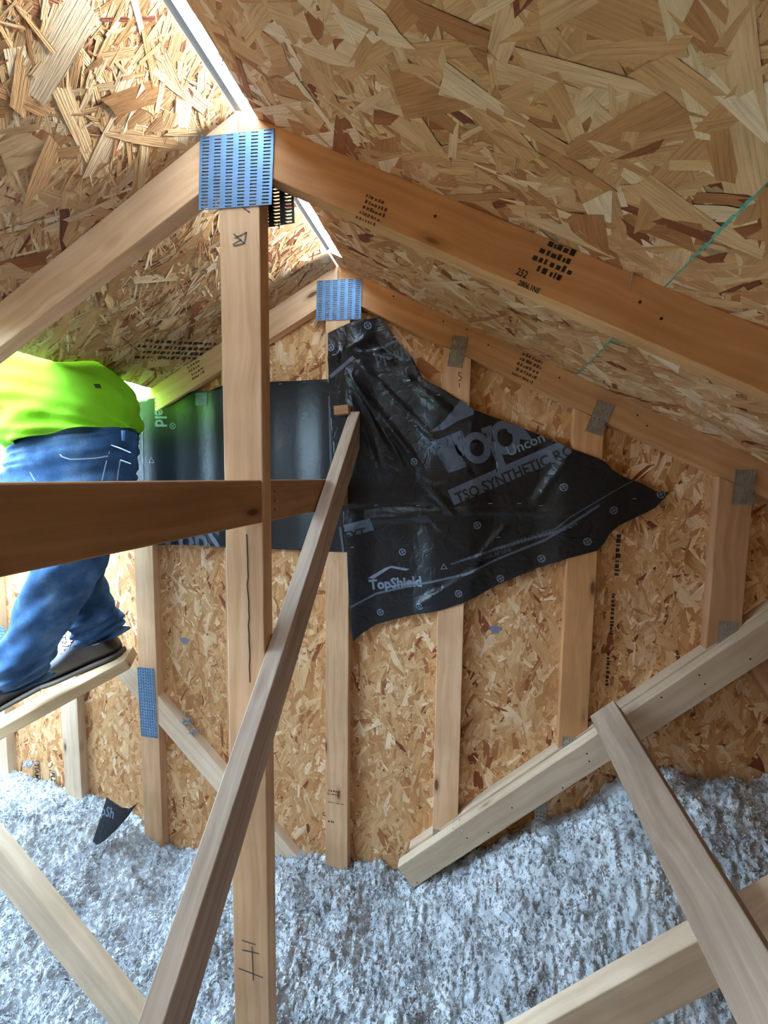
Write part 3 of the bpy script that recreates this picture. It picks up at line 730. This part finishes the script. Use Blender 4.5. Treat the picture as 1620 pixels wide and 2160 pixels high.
# tufts: small crumpled lumps
nT = 120000
tx = rng.uniform(-2.5, 1.7, nT); ty = YO-.004-np.abs(rng.uniform(0, 1, nT))**.9*1.0
tz = insul_z(tx, ty) + rng.uniform(-.002, .009, nT)
sz = rng.uniform(.0014, .0040, nT)
for k_, (cx_, cy_2, cz_) in enumerate([tuple(at(975, 1742, 1.40)), tuple(at(970, 1752, 1.39)), tuple(at(392, 1522, 1.43)), tuple(at(405, 1545, 1.43)), tuple(at(60, 1612, 1.42))]):
    a_, b_ = k_*150, k_*150+150
    tx[a_:b_] = rng.normal(cx_, .011, 150); ty[a_:b_] = np.minimum(rng.normal(cy_2, .008, 150), 1.448); tz[a_:b_] = rng.normal(cz_, .008, 150)
octv = np.array([(1, 0, 0), (-1, 0, 0), (0, 1, 0), (0, -1, 0), (0, 0, 1), (0, 0, -1)], float)
octf = np.array([(0, 2, 4), (2, 1, 4), (1, 3, 4), (3, 0, 4), (2, 0, 5), (1, 2, 5), (3, 1, 5), (0, 3, 5)])
q = rng.normal(size=(nT, 4)); q /= np.linalg.norm(q, axis=1, keepdims=True)
w_, x_, y_, z_ = q.T
RM = np.stack([1-2*(y_*y_+z_*z_), 2*(x_*y_-z_*w_), 2*(x_*z_+y_*w_), 2*(x_*y_+z_*w_), 1-2*(x_*x_+z_*z_), 2*(y_*z_-x_*w_), 2*(x_*z_-y_*w_), 2*(y_*z_+x_*w_), 1-2*(x_*x_+y_*y_)], -1).reshape(nT, 3, 3)
loc = octv[None]*rng.uniform(.35, 1.5, (nT, 6, 1))*np.stack([np.ones(nT)*1.7, np.ones(nT), np.ones(nT)*.7], -1)[:, None, :]*sz[:, None, None]
P = np.einsum('nij,nkj->nki', RM, loc) + np.stack([tx, ty, tz], -1)[:, None, :]
P[:, :, 1] = np.minimum(P[:, :, 1], YO-.001)
Fq = (octf[None]+6*np.arange(nT)[:, None, None]).reshape(-1, 3)
tf = link('tufts', np_mesh('tufts', P.reshape(-1, 3), Fq), MAT['fluff'], ins); tag(tf, kind='stuff')

# ------------------------------------------------------------------ stamps, handwriting, nails
def on_roof(px, py, side):
    d = rgt*((px-810)/F_PX) + dwn*((py-1080)/F_PX) + fwd
    return d*((ZR + side*M*XK)/(d.z + side*M*d.x))
uR = Vector((1, 0, -M)).normalized(); vR = Vector((M, 0, 1)).normalized()
uL = Vector((1, 0, M)).normalized(); vL = Vector((-M, 0, 1)).normalized()
def stamp_lines(parent, px, py, Y, u, v, lines, size, mat='brown_ink'):
    o = at(px, py, Y); o.y = Y-.0006
    for i, (dx, t) in enumerate(lines):
        flat_text(parent, t, size*(1.35 if i == 1 else 1), o+u*dx+v*(i*size*1.15), u, v, MAT[mat], .0004, sx=.8, name='grade_stamp')
stamp_lines(rr, 1078, 595, Y1, uR, vR, [(.012, '2806.1NE'), (0, '252')], .0125, 'ink')
for i_, (du, ln_) in enumerate(((.028, .05), (.010, .075), (.012, .07), (.024, .05))):
    q_ = at(1078, 595, Y1)+vR*(.032+.0145*i_)+uR*du; q_.y = Y1-.0007; scribble(rr, q_, uR, vR, ln_, 1, .0135, MAT['ink'], 'grade_stamp', 60+i_)
for (par, px, py, Y_, u_, v_, ln, rw, sz_, sd) in ((gr, 1100, 748, Y2, uR, vR, .075, 5, .013, 1), (gl, 392, 772, Y2, uL, vL, .060, 5, .012, 2), (rr, 770, 415, Y1, uR, vR, .05, 5, .008, 3)):
    q = at(px, py, Y_); q.y = Y_-.0007; scribble(par, q, u_, v_, ln, rw, sz_, MAT['brown_ink'], 'grade_stamp', sd)
pz = at(690, 1668, Y2)
for dz, ln, sz_ in ((0, .05, .011), (-.013, .045, .008), (-.045, .065, .007), (-.125, .028, .012)):
    scribble(ks, (XK-.036, Y2-.0007, pz.z+dz), (1, 0, 0), (0, 0, 1), ln, 1, sz_, MAT['brown_ink'], 'grade_stamp', int(-dz*1000))
# marker on the near king post: W 4 turned on its side
o = at(498, 452, Y1); o.y -= .0008
strokes(post, [[(0, .030), (.012, .022), (.002, .016), (.016, .006), (.024, .000)], [(-.004, -.030), (.014, -.046), (.018, -.030), (-.002, -.036)], [(-.006, -.046), (.008, -.040)], [(.014, -.046), (-.004, -.048)]], .0026, o, (1, 0, 0), (0, 0, 1), MAT['pencil'], k=1.25)
strokes(post, [[(-.02, .02), (.02, .022)], [(.004, .035), (.006, -.05)], [(-.03, -.03), (.03, -.036)], [(-.02, .045), (.012, .043)]], .003, (XK, Y1-.0008, -1.12), (1, 0, 0), (0, 0, 1), MAT['pencil'])
o = at(965, 808, Y2); o.y -= .0008
strokes(gab, [[(.012, .03), (.004, .034), (.002, .026), (.012, .018), (.010, .008), (.002, .008)], [(.006, -.002), (.007, -.014)]], .002, o, (1, 0, 0), (0, 0, 1), MAT['ink'])
o = at(128, 1332, Y2); o.y -= .0008
flat_text(gab, 'ST21', .036, o, (.08, 0, -1), (1, 0, .08), MAT['ink'], 0, name='handwriting')
# drying crack down the near post, nail heads
MAT['crack'] = plain('dark_crack', (.05, .022, .010), .9)
cz = [at(522, 1128, Y1).z - .018*i for i in range(19)]; R5 = random.Random(5)
strokes(post, [[(.006+R5.uniform(-.0016, .0016)+.004*(i/18), z_-cz[0]) for i, z_ in enumerate(cz)]], .0026, (XK, Y1-.0006, cz[0]), (1, 0, 0), (0, 0, 1), MAT['crack'], 'crack')
def nail_heads(parent, pts, Y):
    for px, py in pts:
        q = at(px, py, Y-.0008); V = [(q.x+.0028*math.cos(a), q.y, q.z+.0028*math.sin(a)) for a in np.linspace(0, 2*math.pi, 9)[:-1]]
        link('nail_head', pymesh('nail_head', V, [tuple(range(8))]), MAT['crack'], parent)
nail_heads(sis, ((1080, 1704), (1187, 1662), (1238, 1590), (1243, 1606), (1395, 1471), (1475, 1424), (1487, 1443), (1583, 1390), (985, 1768), (880, 1862), (1030, 1756)), Y2-T-.0008)
nail_heads(rr, ((918, 456), (1395, 672), (1350, 637)), Y1); nail_heads(gr, ((830, 625), (935, 678), (985, 695), (1030, 728), (1180, 797), (1365, 898), (1345, 876)), Y2)
for z_ in (-.035, -.055, -.075):
    q = Vector((XB+T/2+.0006, Y1+T+.016, z_)); V = [(q.x, q.y+.003*math.cos(a), q.z+.003*math.sin(a)) for a in np.linspace(0, 2*math.pi, 9)[:-1]]
    link('nail_head', pymesh('nail_head', V, [tuple(range(8))]), MAT['crack'], bpy.data.objects['ridge_block.001'])
# printing on the sheathing
pl = on_roof(300, 758, -1); nL = Vector((M, 0, -1)).normalized()
uD = Vector((.62, .78, .0)).normalized()
scribble(ceilL, pl + nL*.0026 + Vector((0, -.05, 0)), uL*.45+Vector((0, .9, 0)), -(uL*.9-Vector((0, .45, 0))), .34, 4, .024, MAT['ink'], 'panel_print', 11)
xs_ = .417
for (x_, z0, ln, sz_, sd) in ((xs_+.026, -.17, .16, .020, 21), (xs_+.022, -.35, .16, .014, 22), (xs_+.018, -.55, .12, .016, 23), (xs_-.106, -.28, .10, .010, 24), (xs_-.112, -.50, .14, .009, 25)):
    scribble(wall, (x_, YO-.0026, z0), (0, 0, -1), (1, 0, 0), ln, 1, sz_, MAT['ink'], 'panel_print', sd)
for px, py, t, s_ in ((73, 1628, 'TIAM C', .045), (108, 1648, 'FLR', .042)):
    q = at(px, py, YO-.0022)
    flat_text(wall, t, s_*.8, q+Vector((0, 0, .045)), (0, 0, -1), (1, 0, 0), MAT['ink'], .0006, align='LEFT', name='panel_print')
    L_ = len(t)*s_*.5+.014
    strokes(wall, [[(-.008, .053), (.03, .053), (.03, .053-L_), (-.008, .053-L_), (-.008, .053)]], .0022, q, (1, 0, 0), (0, 0, 1), MAT['ink'], 'panel_print')
for px, py in ((390, 1352), (1045, 1328)):
    q = at(px, py, YO-.0022); V = [(q.x+.02*math.cos(a)*(1+.3*math.sin(3*a)), q.y, q.z+.014*math.sin(a)) for a in np.linspace(0, 6.28, 18)[:-1]]
    link('blue_mark', pymesh('blue_mark', V, [tuple(range(len(V)))]), MAT['hinge'], wall)
def nail(px, py, side, parent, L=.026, mat='nail', wdt=.0026, lean=(0, 0)):
    p = on_roof(px, py, side); d = Vector((lean[0], lean[1], -1)).normalized()
    bm = bmesh.new(); bmesh.ops.create_cone(bm, segments=6, radius1=wdt*.5, radius2=wdt*.2, depth=L, cap_ends=True)
    z = -d; m = z.to_track_quat('Z', 'Y').to_matrix().to_4x4(); m.translation = p + d*(L/2-.002)
    # narrow end down
    m = m @ Matrix.Rotation(math.pi, 4, 'X')
    link('nail', bm_mesh('nail', bm), MAT[mat], parent, m)
for px, py in ((190, 370), (6, 527), (366, 514), (246, 633), (373, 700), (115, 440), (505, 175), (400, 330), (60, 650), (520, 520), (640, 470)): nail(px, py, -1, ceilL, lean=(.3, -.1))
for px, py, mt in ((1190, 528, 'nail'), (1236, 538, 'orange'), (1335, 572, 'nail'), (612, 280, 'dull_steel'), (740, 340, 'orange'), (470, 118, 'dull_steel'), (860, 395, 'nail'), (1090, 330, 'nail')):
    nail(px, py, 1, ceilR, .03, mt, .003 if mt != 'orange' else .004, lean=(-.15, 0))

# ------------------------------------------------------------------ plank and worker
def ray(px, py): return rgt*((px-810)/F_PX) + dwn*((py-1080)/F_PX) + fwd
Pr, Pl = at(280, 1408, 1.265), at(0, 1562, 1.05)
pd = (Pl-Pr).normalized(); pw = Vector((0, 0, 1)).cross(pd).normalized(); pw = pw if pw.y > 0 else -pw
pn = pd.cross(pw); pn = pn if pn.z > 0 else -pn
PW = .14
plank = stick('plank', Pr + pd*.010 + pw*PW/2 + pn*T/2, Pr + pd*1.05 + pw*PW/2 + pn*T/2, pn, PW, T, MAT['plank'])
tag(plank, 'sloping wooden plank under the shoes of the worker', 'plank')
top_o = Pr + pn*T
def on_plank(px, py): d = ray(px, py); return d*(top_o.dot(pn)/d.dot(pn))

MAT['skin'] = plain('skin', (.55, .33, .24), .5)
MAT['hair'] = plain('dark_hair', (.05, .035, .025), .6)
MAT['lime'] = plain('lime_jersey', (.22, .56, .015), .85, spec=.2, noise=.06, nscale=30)
MAT['shirt_stain'] = plain('dark_stain', (.03, .07, .02), .9)
MAT['belt'] = plain('dark_belt', (.012, .014, .02), .6)
MAT['leather'] = plain('dark_brown_leather', (.016, .010, .011), .4, noise=.3, nscale=60, bump=.2)
MAT['suede'] = plain('grey_blue_vamp', (.05, .055, .085), .6, noise=.2, nscale=80, bump=.2)
MAT['sole'] = plain('shoe_sole', (.10, .08, .065), .7)
MAT['stitch'] = plain('pale_stitching', (.35, .42, .55), .8)
def denim():
    m, nt, b = nodes('blue_denim'); L = nt.links.new
    b.inputs['Roughness'].default_value = .85; b.inputs['Specular IOR Level'].default_value = .2
    tc = N(nt, 'ShaderNodeTexCoord'); n1 = N(nt, 'ShaderNodeTexNoise'); n1.inputs['Scale'].default_value = 11; n1.inputs['Detail'].default_value = 5
    L(tc.outputs['Object'], n1.inputs['Vector'])
    r = ramp(nt, [(.3, (.022, .060, .14)), (.5, (.045, .115, .25)), (.68, (.12, .22, .38))]); L(n1.outputs['Fac'], r.inputs[0])
    n2 = N(nt, 'ShaderNodeTexNoise'); n2.inputs['Scale'].default_value = 420; L(tc.outputs['Object'], n2.inputs['Vector'])
    r2 = ramp(nt, [(.35, (.75, .75, .75)), (.65, (1.15, 1.15, 1.15))]); L(n2.outputs['Fac'], r2.inputs[0])
    mx = N(nt, 'ShaderNodeMix', data_type='RGBA', blend_type='MULTIPLY'); mx.inputs['Factor'].default_value = 1; L(r.outputs[0], mx.inputs['A']); L(r2.outputs[0], mx.inputs['B']); L(mx.outputs['Result'], b.inputs['Base Color'])
    return m
MAT['denim'] = denim()
def loft_pts(rings, nseg=56, nu=14, wr=None, sq=2.3):
    """rings: (centre, half width vector a, half depth vector b); smooth interpolation between rings"""
    R_ = [(Vector(c), Vector(a), Vector(b)) for c, a, b in rings]; out = []
    def cr(p0, p1, p2, p3, t): return .5*((2*p1)+(-p0+p2)*t+(2*p0-5*p1+4*p2-p3)*t*t+(-p0+3*p1-3*p2+p3)*t**3)
    n = len(R_)
    for i in range(n-1):
        for k in range(nu + (1 if i == n-2 else 0)):
            t = k/nu; q = [R_[max(0, min(n-1, j))] for j in (i-1, i, i+1, i+2)]
            c, a, b = (cr(*[x[j] for x in q], t) for j in range(3))
            g = (i+t)/(n-1); row = []
            for s_ in range(nseg):
                th = 2*math.pi*s_/nseg; cc, ss = math.cos(th), math.sin(th)
                x = math.copysign(abs(cc)**(2/sq), cc); y = math.copysign(abs(ss)**(2/sq), ss)
                d = a*x+b*y
                k2 = wr(g, th, c+d) if wr else 0
                row.append(c + d + d.normalized()*k2)
            out.append(row)
    return out
def loft(name, rings, mat, parent, nseg=56, nu=14, wr=None, caps=(True, True), sq=2.3):
    rows = loft_pts(rings, nseg, nu, wr, sq); V = [p for r in rows for p in r]; Fc = []
    for i in range(len(rows)-1):
        for s_ in range(nseg):
            t = (s_+1) % nseg; Fc.append((i*nseg+s_, i*nseg+t, (i+1)*nseg+t, (i+1)*nseg+s_))
    if caps[0]: Fc.append(tuple(range(nseg))[::-1])
    if caps[1]: Fc.append(tuple(range((len(rows)-1)*nseg, len(rows)*nseg)))
    bm = bmesh.new(); vs = [bm.verts.new(p) for p in V]
    for f in Fc: bm.faces.new([vs[i] for i in f])
    bmesh.ops.recalc_face_normals(bm, faces=bm.faces)
    o = link(name, bm_mesh(name, bm), mat, parent, smooth=True)
    return o
def vn3(p, f, seed):
    return float(vnoise(np.array([p.x*f+p.y*f*.7]), np.array([p.z*f-p.y*f*.5]), 1.0, seed)[0])
_g = {s_: lattice(256, 256, s_) for s_ in range(40, 50)}
def n2(a, b, seed):
    g = _g[seed]; a += 100; b += 100; i, j = math.floor(a), math.floor(b); u, v = a-i, b-j; u = u*u*(3-2*u); v = v*v*(3-2*v)
    q = lambda di, dj: g[(i+di) % 256, (j+dj) % 256]
    return (q(0, 0)*(1-u)+q(1, 0)*u)*(1-v)+(q(0, 1)*(1-u)+q(1, 1)*u)*v
PXM = 1/F_PX
def ring(px, py, hw, Y, dep, tilt=0.0):
    c = at(px, py, Y); zc = c.dot(fwd); w = hw*zc/F_PX
    a = Vector((math.cos(tilt), .10, math.sin(tilt)))*w; b = Vector((-.10, 1, 0))*dep
    return (c, a, b)
# body: one continuous skinned figure (torso, legs, arms, head), mostly inside the clothes
hipc = at(152, 985, 1.15)
sk_v, sk_e, sk_r = [], [], []
def sv(p, r, prev=None):
    sk_v.append(Vector(p)); sk_r.append(r); i = len(sk_v)-1
    if prev is not None: sk_e.append((prev, i))
    return i
pel = sv(hipc, .10)
sp1 = sv(hipc+Vector((-.03, 0, .16)), .11, pel); sp2 = sv(hipc+Vector((-.13, -.01, .34)), .13, sp1); sp3 = sv(hipc+Vector((-.26, -.02, .50)), .12, sp2)
nk = sv(hipc+Vector((-.34, -.02, .60)), .055, sp3); hb = sv(hipc+Vector((-.40, -.02, .68)), .075, nk); hm = sv(hipc+Vector((-.44, -.02, .76)), .088, hb); ht = sv(hipc+Vector((-.45, -.02, .84)), .06, hm)
sv(hipc+Vector((-.535, -.02, .735)), .014, hm)                      # nose
for s_ in (-1, 1):
    sh = sv(hipc+Vector((-.26, s_*.19, .50)), .06, sp3); el = sv(hipc+Vector((-.46, s_*.25, .34)), .045, sh); wr_ = sv(hipc+Vector((-.70, s_*.20, .40)), .03, el); pm = sv(hipc+Vector((-.77, s_*.19, .40)), .034, wr_)
    for k in range(4): f1 = sv(hipc+Vector((-.82, s_*(.165+.018*k), .395)), .010, pm); sv(hipc+Vector((-.855+.004*abs(k-1.5), s_*(.165+.018*k), .375)), .008, f1)
    th_ = sv(hipc+Vector((-.78, s_*.145, .395)), .011, pm); sv(hipc+Vector((-.81, s_*.125, .385)), .009, th_)
A1, A2 = on_plank(205, 1402), on_plank(45, 1492)
h1 = sv(hipc+Vector((.01, .08, -.08)), .085, pel); k1 = sv(at(172, 1215, 1.22), .05, h1); sv(at(203, 1362, 1.23), .035, k1)
h2 = sv(hipc+Vector((-.01, -.08, -.08)), .085, pel); k2 = sv(at(128, 1220, 1.06), .05, h2); sv(at(42, 1440, 1.10), .035, k2)
me = bpy.data.meshes.new('person'); me.from_pydata(sk_v, sk_e, []); me.update()
person = link('person', me, MAT['skin'])
smod = person.modifiers.new('skin', 'SKIN'); smod.use_smooth_shade = True
for i, d in enumerate(me.skin_vertices[0].data): d.radius = (sk_r[i], sk_r[i]); d.use_root = (i == pel)
person.modifiers.new('smooth', 'SUBSURF').levels = 2; person.modifiers['smooth'].render_levels = 2
tag(person, 'worker in a lime green shirt and blue jeans standing on a plank', 'person')
hc = hipc+Vector((-.42, -.02, .79))
bm = bmesh.new(); bmesh.ops.create_uvsphere(bm, u_segments=20, v_segments=12, radius=1)
for v in bm.verts: v.co = Vector((v.co.x*.105+.02, v.co.y*.098, max(v.co.z, -.55)*.105+.02))
link('hair', bm_mesh('hair', bm), MAT['hair'], person, Matrix.Translation(hc), smooth=True)
for s_ in (-1, 1):
    bm = bmesh.new(); bmesh.ops.create_uvsphere(bm, u_segments=10, v_segments=6, radius=.009); link('eye', bm_mesh('eye', bm), MAT['stitch'], person, Matrix.Translation(hipc+Vector((-.522, -.02+s_*.032, .765))), smooth=True)
    bm = bmesh.new(); bmesh.ops.create_uvsphere(bm, u_segments=10, v_segments=6, radius=1)
    for v in bm.verts: v.co = Vector((v.co.x*.018, v.co.y*.008, v.co.z*.03))
    link('ear', bm_mesh('ear', bm), MAT['skin'], person, Matrix.Translation(hipc+Vector((-.42, -.02+s_*.092, .745))), smooth=True)
# shirt
def shirt_wr(g, th, p):
    return .016*n2(g*6+th*1.2, th*2.0-g*5, 40)*(1.2-g) + .009*n2(g*15+th*2.4, th*2.4+g*8, 41) + .004*math.sin(26*g+5*math.sin(th*2+g*3))*max(0, 1-g*1.6)
shirt_r = [ring(163, 932, 128, 1.15, .165, .235), ring(158, 905, 128, 1.15, .165, .22), ring(142, 862, 134, 1.15, .165, .2), ring(92, 808, 134, 1.14, .16, .30)]
c3 = hipc+Vector((-.25, -.01, .40)); shirt_r += [(c3, Vector((.155, .02, .10)), Vector((0, .20, 0))), (c3+Vector((-.12, 0, .13)), Vector((.11, .01, .09)), Vector((0, .20, 0))), (c3+Vector((-.17, -.01, .19)), Vector((.055, 0, .05)), Vector((0, .065, 0)))]
shirt = loft('shirt', shirt_r, MAT['lime'], person, 72, 14, shirt_wr, (False, False))
shirt.modifiers.new('thickness', 'SOLIDIFY').thickness = .003
MES = shirt.data; MES.materials.append(MAT['shirt_stain'])
def to_px(p): c = Vector((p.dot(rgt), p.dot(dwn), p.dot(fwd))); return 810+F_PX*c.x/c.z, 1080+F_PX*c.y/c.z
for f in MES.polygons:
    if f.normal.dot(f.center) < 0:
        u, v = to_px(f.center)
        if math.hypot(u-206, v-816) < 4.5 or (abs(u-192) < 3 and abs(v-822) < 3): f.material_index = 1
for s_ in (-1, 1):
    s0 = hipc+Vector((-.25, s_*.15, .50)); s1 = hipc+Vector((-.38, s_*.235, .41))
    loft('sleeve', [(s0, Vector((.06, 0, .06)), Vector((0, .07, .05))), ((s0+s1)/2, Vector((.065, 0, .05)), Vector((-.03, .055, .05))), (s1, Vector((.06, 0, .055)), Vector((-.03, .05, .05)))], MAT['lime'], person, 28, 6, None, (False, False), 2)
# jeans: seat and two legs
def jean_wr(g, th, p):
    return .008*n2(g*9+th*.7, th*2.0+g*4, 42)+.006*n2(g*26+th*.8, th*2.5, 43)
seat = loft('jeans', [ring(163, 918, 112, 1.15, .135, .2), ring(160, 948, 121, 1.15, .145, .15), ring(155, 990, 122, 1.15, .15, .08), ring(152, 1050, 117, 1.15, .15, 0), ring(152, 1115, 88, 1.15, .13, 0)], MAT['denim'], person, 64, 12, jean_wr, (False, True))
def leg_wr(g, th, p):
    low = max(0, (g-.55)/.45)
    return .012*n2(g*7+th*.8, th*1.6+g*6, 44) + (.007+.015*low)*n2(g*19+1.6*math.sin(th), th*1.1+g*3, 45) + .007*low*math.sin(g*64+4*math.sin(th+1))
loft('jeans_leg', [ring(172, 1050, 74, 1.21, .095), ring(165, 1130, 64, 1.23, .09), ring(160, 1205, 50, 1.235, .08), ring(178, 1262, 49, 1.235, .078), ring(198, 1295, 52, 1.235, .078), ring(206, 1325, 47, 1.235, .072, .15), ring(206, 1350, 42, 1.235, .066, .2)], MAT['denim'], person, 48, 12, leg_wr, (True, False))
loft('jeans_leg', [ring(150, 1050, 92, 1.09, .10), ring(150, 1130, 84, 1.08, .095), ring(140, 1205, 68, 1.075, .088), ring(96, 1295, 62, 1.08, .082), ring(60, 1368, 60, 1.085, .08), ring(36, 1425, 52, 1.09, .075, .1), ring(30, 1447, 52, 1.09, .072, .12)], MAT['denim'], person, 48, 12, leg_wr, (True, False))
loft('belt', [ring(166, 906, 106, 1.15, .128, .2), ring(165, 921, 113, 1.15, .1365, .19)], MAT['belt'], person, 48, 3, None, (False, False))
# seams, pocket outlines on the near side of the jeans
def on_seat(px, py, lift=.004):
    """point on the near face of the seat along a measured direction (ellipse test)"""
    d = ray(px, py).normalized(); best = None
    t = .9
    while t < 1.6:
        p = d*t; t += .004
        c = at(156, min(1020, max(918, py)), 1.15); zc = c.dot(fwd)
        hw = 121*zc/F_PX; x = (p.x-c.x)/hw; y = (p.y-1.15)/.147
        if abs(x)**2.3+abs(y)**2.3 < 1: return p - d*lift
    return at(px, py, 1.0)
def seam(pts, wdt=.003, name='seam'):
    P_ = [on_seat(*p) for p in pts]; V, Fc = [], []
    for a, b in zip(P_, P_[1:]):
        t = (b-a).normalized(); n_ = t.cross(a.normalized()).normalized()*wdt/2; i = len(V); V += [a+n_, a-n_, b-n_, b+n_]; Fc.append((i, i+1, i+2, i+3))
    link(name, pymesh(name, V, Fc), MAT['stitch'], person)
seam([(233, 932), (230, 955), (224, 975), (218, 1000), (215, 1014)]); seam([(122, 952), (130, 963), (148, 969), (175, 968), (205, 966), (228, 962)], .004)
seam([(276, 978), (254, 970), (250, 990), (247, 1014)]); seam([(233, 938), (255, 946), (276, 955)]); seam([(55, 965), (58, 985), (68, 1005), (74, 1014)])
loft('belt_loop', [(on_seat(260, 908, .006), Vector((.006, 0, 0)), Vector((0, .003, 0))), (on_seat(261, 930, .008), Vector((.006, 0, 0)), Vector((0, .003, 0)))], MAT['denim'], person, 8, 2)
# shoes
def shoe(heel, toe, up, tall=.118):
    ax = (toe-heel); L = ax.length; ax.normalize(); side = up.cross(ax).normalized(); up = ax.cross(side).normalized()
    prof = [(0, .026, .060), (.04, .034, tall*.95), (.15, .037, tall*1.02), (.28, .037, tall), (.40, .040, tall*.86), (.55, .046, tall*.68), (.72, .050, tall*.55), (.86, .045, tall*.45), (.95, .034, tall*.36), (1.0, .014, tall*.26)]
    rings = [(heel+ax*(L*s_)+up*(.018+h_/2), side*w_, up*(h_/2)) for s_, w_, h_ in prof]
    up_ = loft('shoe', rings, MAT['leather'], person, 32, 6, None, (True, True), 2.6)
    pr2 = [(0-.01, .024), (.03, .036), (.2, .041), (.42, .043), (.6, .051), (.75, .055), (.9, .048), (.98, .032), (1.025, .012)]
    rs = [(heel+ax*(L*s_)+up*.0105, side*w_, up*.0095) for s_, w_ in pr2]
    loft('sole', rs, MAT['sole'], up_, 24, 5, None, (True, True), 4)
    vr = [(heel+ax*(L*s_)+up*(.019+h_*.54), side*w_*.93, up*(h_*.50)) for s_, w_, h_ in prof[4:8]]
    loft('vamp', vr, MAT['suede'], up_, 24, 6, None, (True, True), 2.6)
    for k in range(4):
        s_ = .36+.06*k; hh = tall*(.90-.075*k)+.02
        stick('lace', heel+ax*(L*s_)+up*hh-side*.022, heel+ax*(L*(s_+.015))+up*hh+side*.022, up, .005, .004, MAT['belt'], up_, bev=0)
    return up_
H1, T1 = on_plank(259, 1379), on_plank(97, 1446)
H2 = on_plank(88, 1452); T2 = H2 + pd*.27
shoe(H1, T1, pn); shoe(H2-pd*.02, T2, pn)
print('SHOE', (T1-H1).length, H1, T1, 'plank', Pr, Pl, pw)

# ------------------------------------------------------------------ scrap of black sheet in the insulation
def scrap_y(x, z, front=0.0):
    x = np.asarray(x, float); z = np.asarray(z, float); return 1.27 + .55*(x+1.37)**2*3 + .22*(z+1.40) - front
def W3(px, py): q = at(px, py, 1.275); return q.x, q.z
sc_o = smooth_loop([W3(*p) for p in ((215, 1690), (208, 1730), (199, 1771), (210, 1776), (226, 1768), (246, 1750), (262, 1730), (276, 1708), (262, 1716), (250, 1712), (232, 1700))], 1)
scrap = drape('underlayment_scrap', sc_o, [tuple(range(len(sc_o)))], scrap_y, MAT['tarp'], None, 0, .01, .0008)
tag(scrap, 'small black scrap of printed underlayment sticking out of the insulation', 'plastic sheet', 'black underlayment pieces')
V, Fc = text2d('pSh', .05, .0012); ox, oz = W3(209, 1722); V = [(ox+a*.85+b*.05, oz+b+.08*a-1.6*a*a) for a, b in V]; V, Fc = inside_clip(V, Fc, sc_o)
if Fc: drape('lettering', V, Fc, scrap_y, MAT['print_light'], scrap, .0016, .01)

# ------------------------------------------------------------------ outdoors
MAT['grass'] = plain('lawn', (.11, .14, .08), .9, noise=.4, nscale=3)
MAT['leaf'] = plain('leaf', (.16, .36, .14), .6, noise=.4, nscale=4)
MAT['bark'] = plain('bark', (.12, .08, .05), .9, noise=.3, nscale=12, bump=.5)
g = pymesh('ground', [(-60, -60, -4.6), (60, -60, -4.6), (60, 60, -4.6), (-60, 60, -4.6)], [(0, 1, 2, 3)])
tag(link('ground', g, MAT['grass']), 'lawn below the house', None, None, 'structure')
def tree(base, crown, rx, rz, nleaf, seed, label):
    r_ = np.random.default_rng(seed); root = empty('tree', base); tag(root, label, 'tree', 'trees outside')
    rings = [(Vector(base), Vector((.16, 0, 0)), Vector((0, .16, 0))), (Vector(base).lerp(Vector(crown), .6), Vector((.11, 0, 0)), Vector((0, .11, 0))), (Vector(crown), Vector((.05, 0, 0)), Vector((0, .05, 0)))]
    loft('trunk', rings, MAT['bark'], root, 12, 5)
    d = r_.normal(size=(nleaf, 3)); d /= np.linalg.norm(d, axis=1, keepdims=True); rad = r_.uniform(.35, 1, nleaf)**.5
    c = np.array(crown) + d*rad[:, None]*np.array([rx, rx, rz])*(1+.25*np.sin(d[:, :1]*7+d[:, 2:]*5))
    a = r_.normal(size=(nleaf, 3)); a /= np.linalg.norm(a, axis=1, keepdims=True); b = np.cross(a, d); b /= np.linalg.norm(b, axis=1, keepdims=True)
    s_ = r_.uniform(.04, .08, nleaf)[:, None]
    P_ = np.stack([c-a*s_, c-b*s_*.45, c+a*s_*1.1, c+b*s_*.45], 1).reshape(-1, 3)
    lf = link('foliage', np_mesh('foliage', P_, np.arange(nleaf*4).reshape(-1, 4)), MAT['leaf'], root); tag(lf, kind='stuff')
tree((-7.6, 5.1, -4.6), (-7.6, 5.1, -.1), 1.7, 1.35, 9000, 5, 'leafy tree seen through the roof opening beside the worker')
tree((-12.5, 2.0, -4.6), (-12.5, 2.0, -.6), 2.0, 1.5, 7000, 6, 'tree farther off to the left beyond the roof opening')
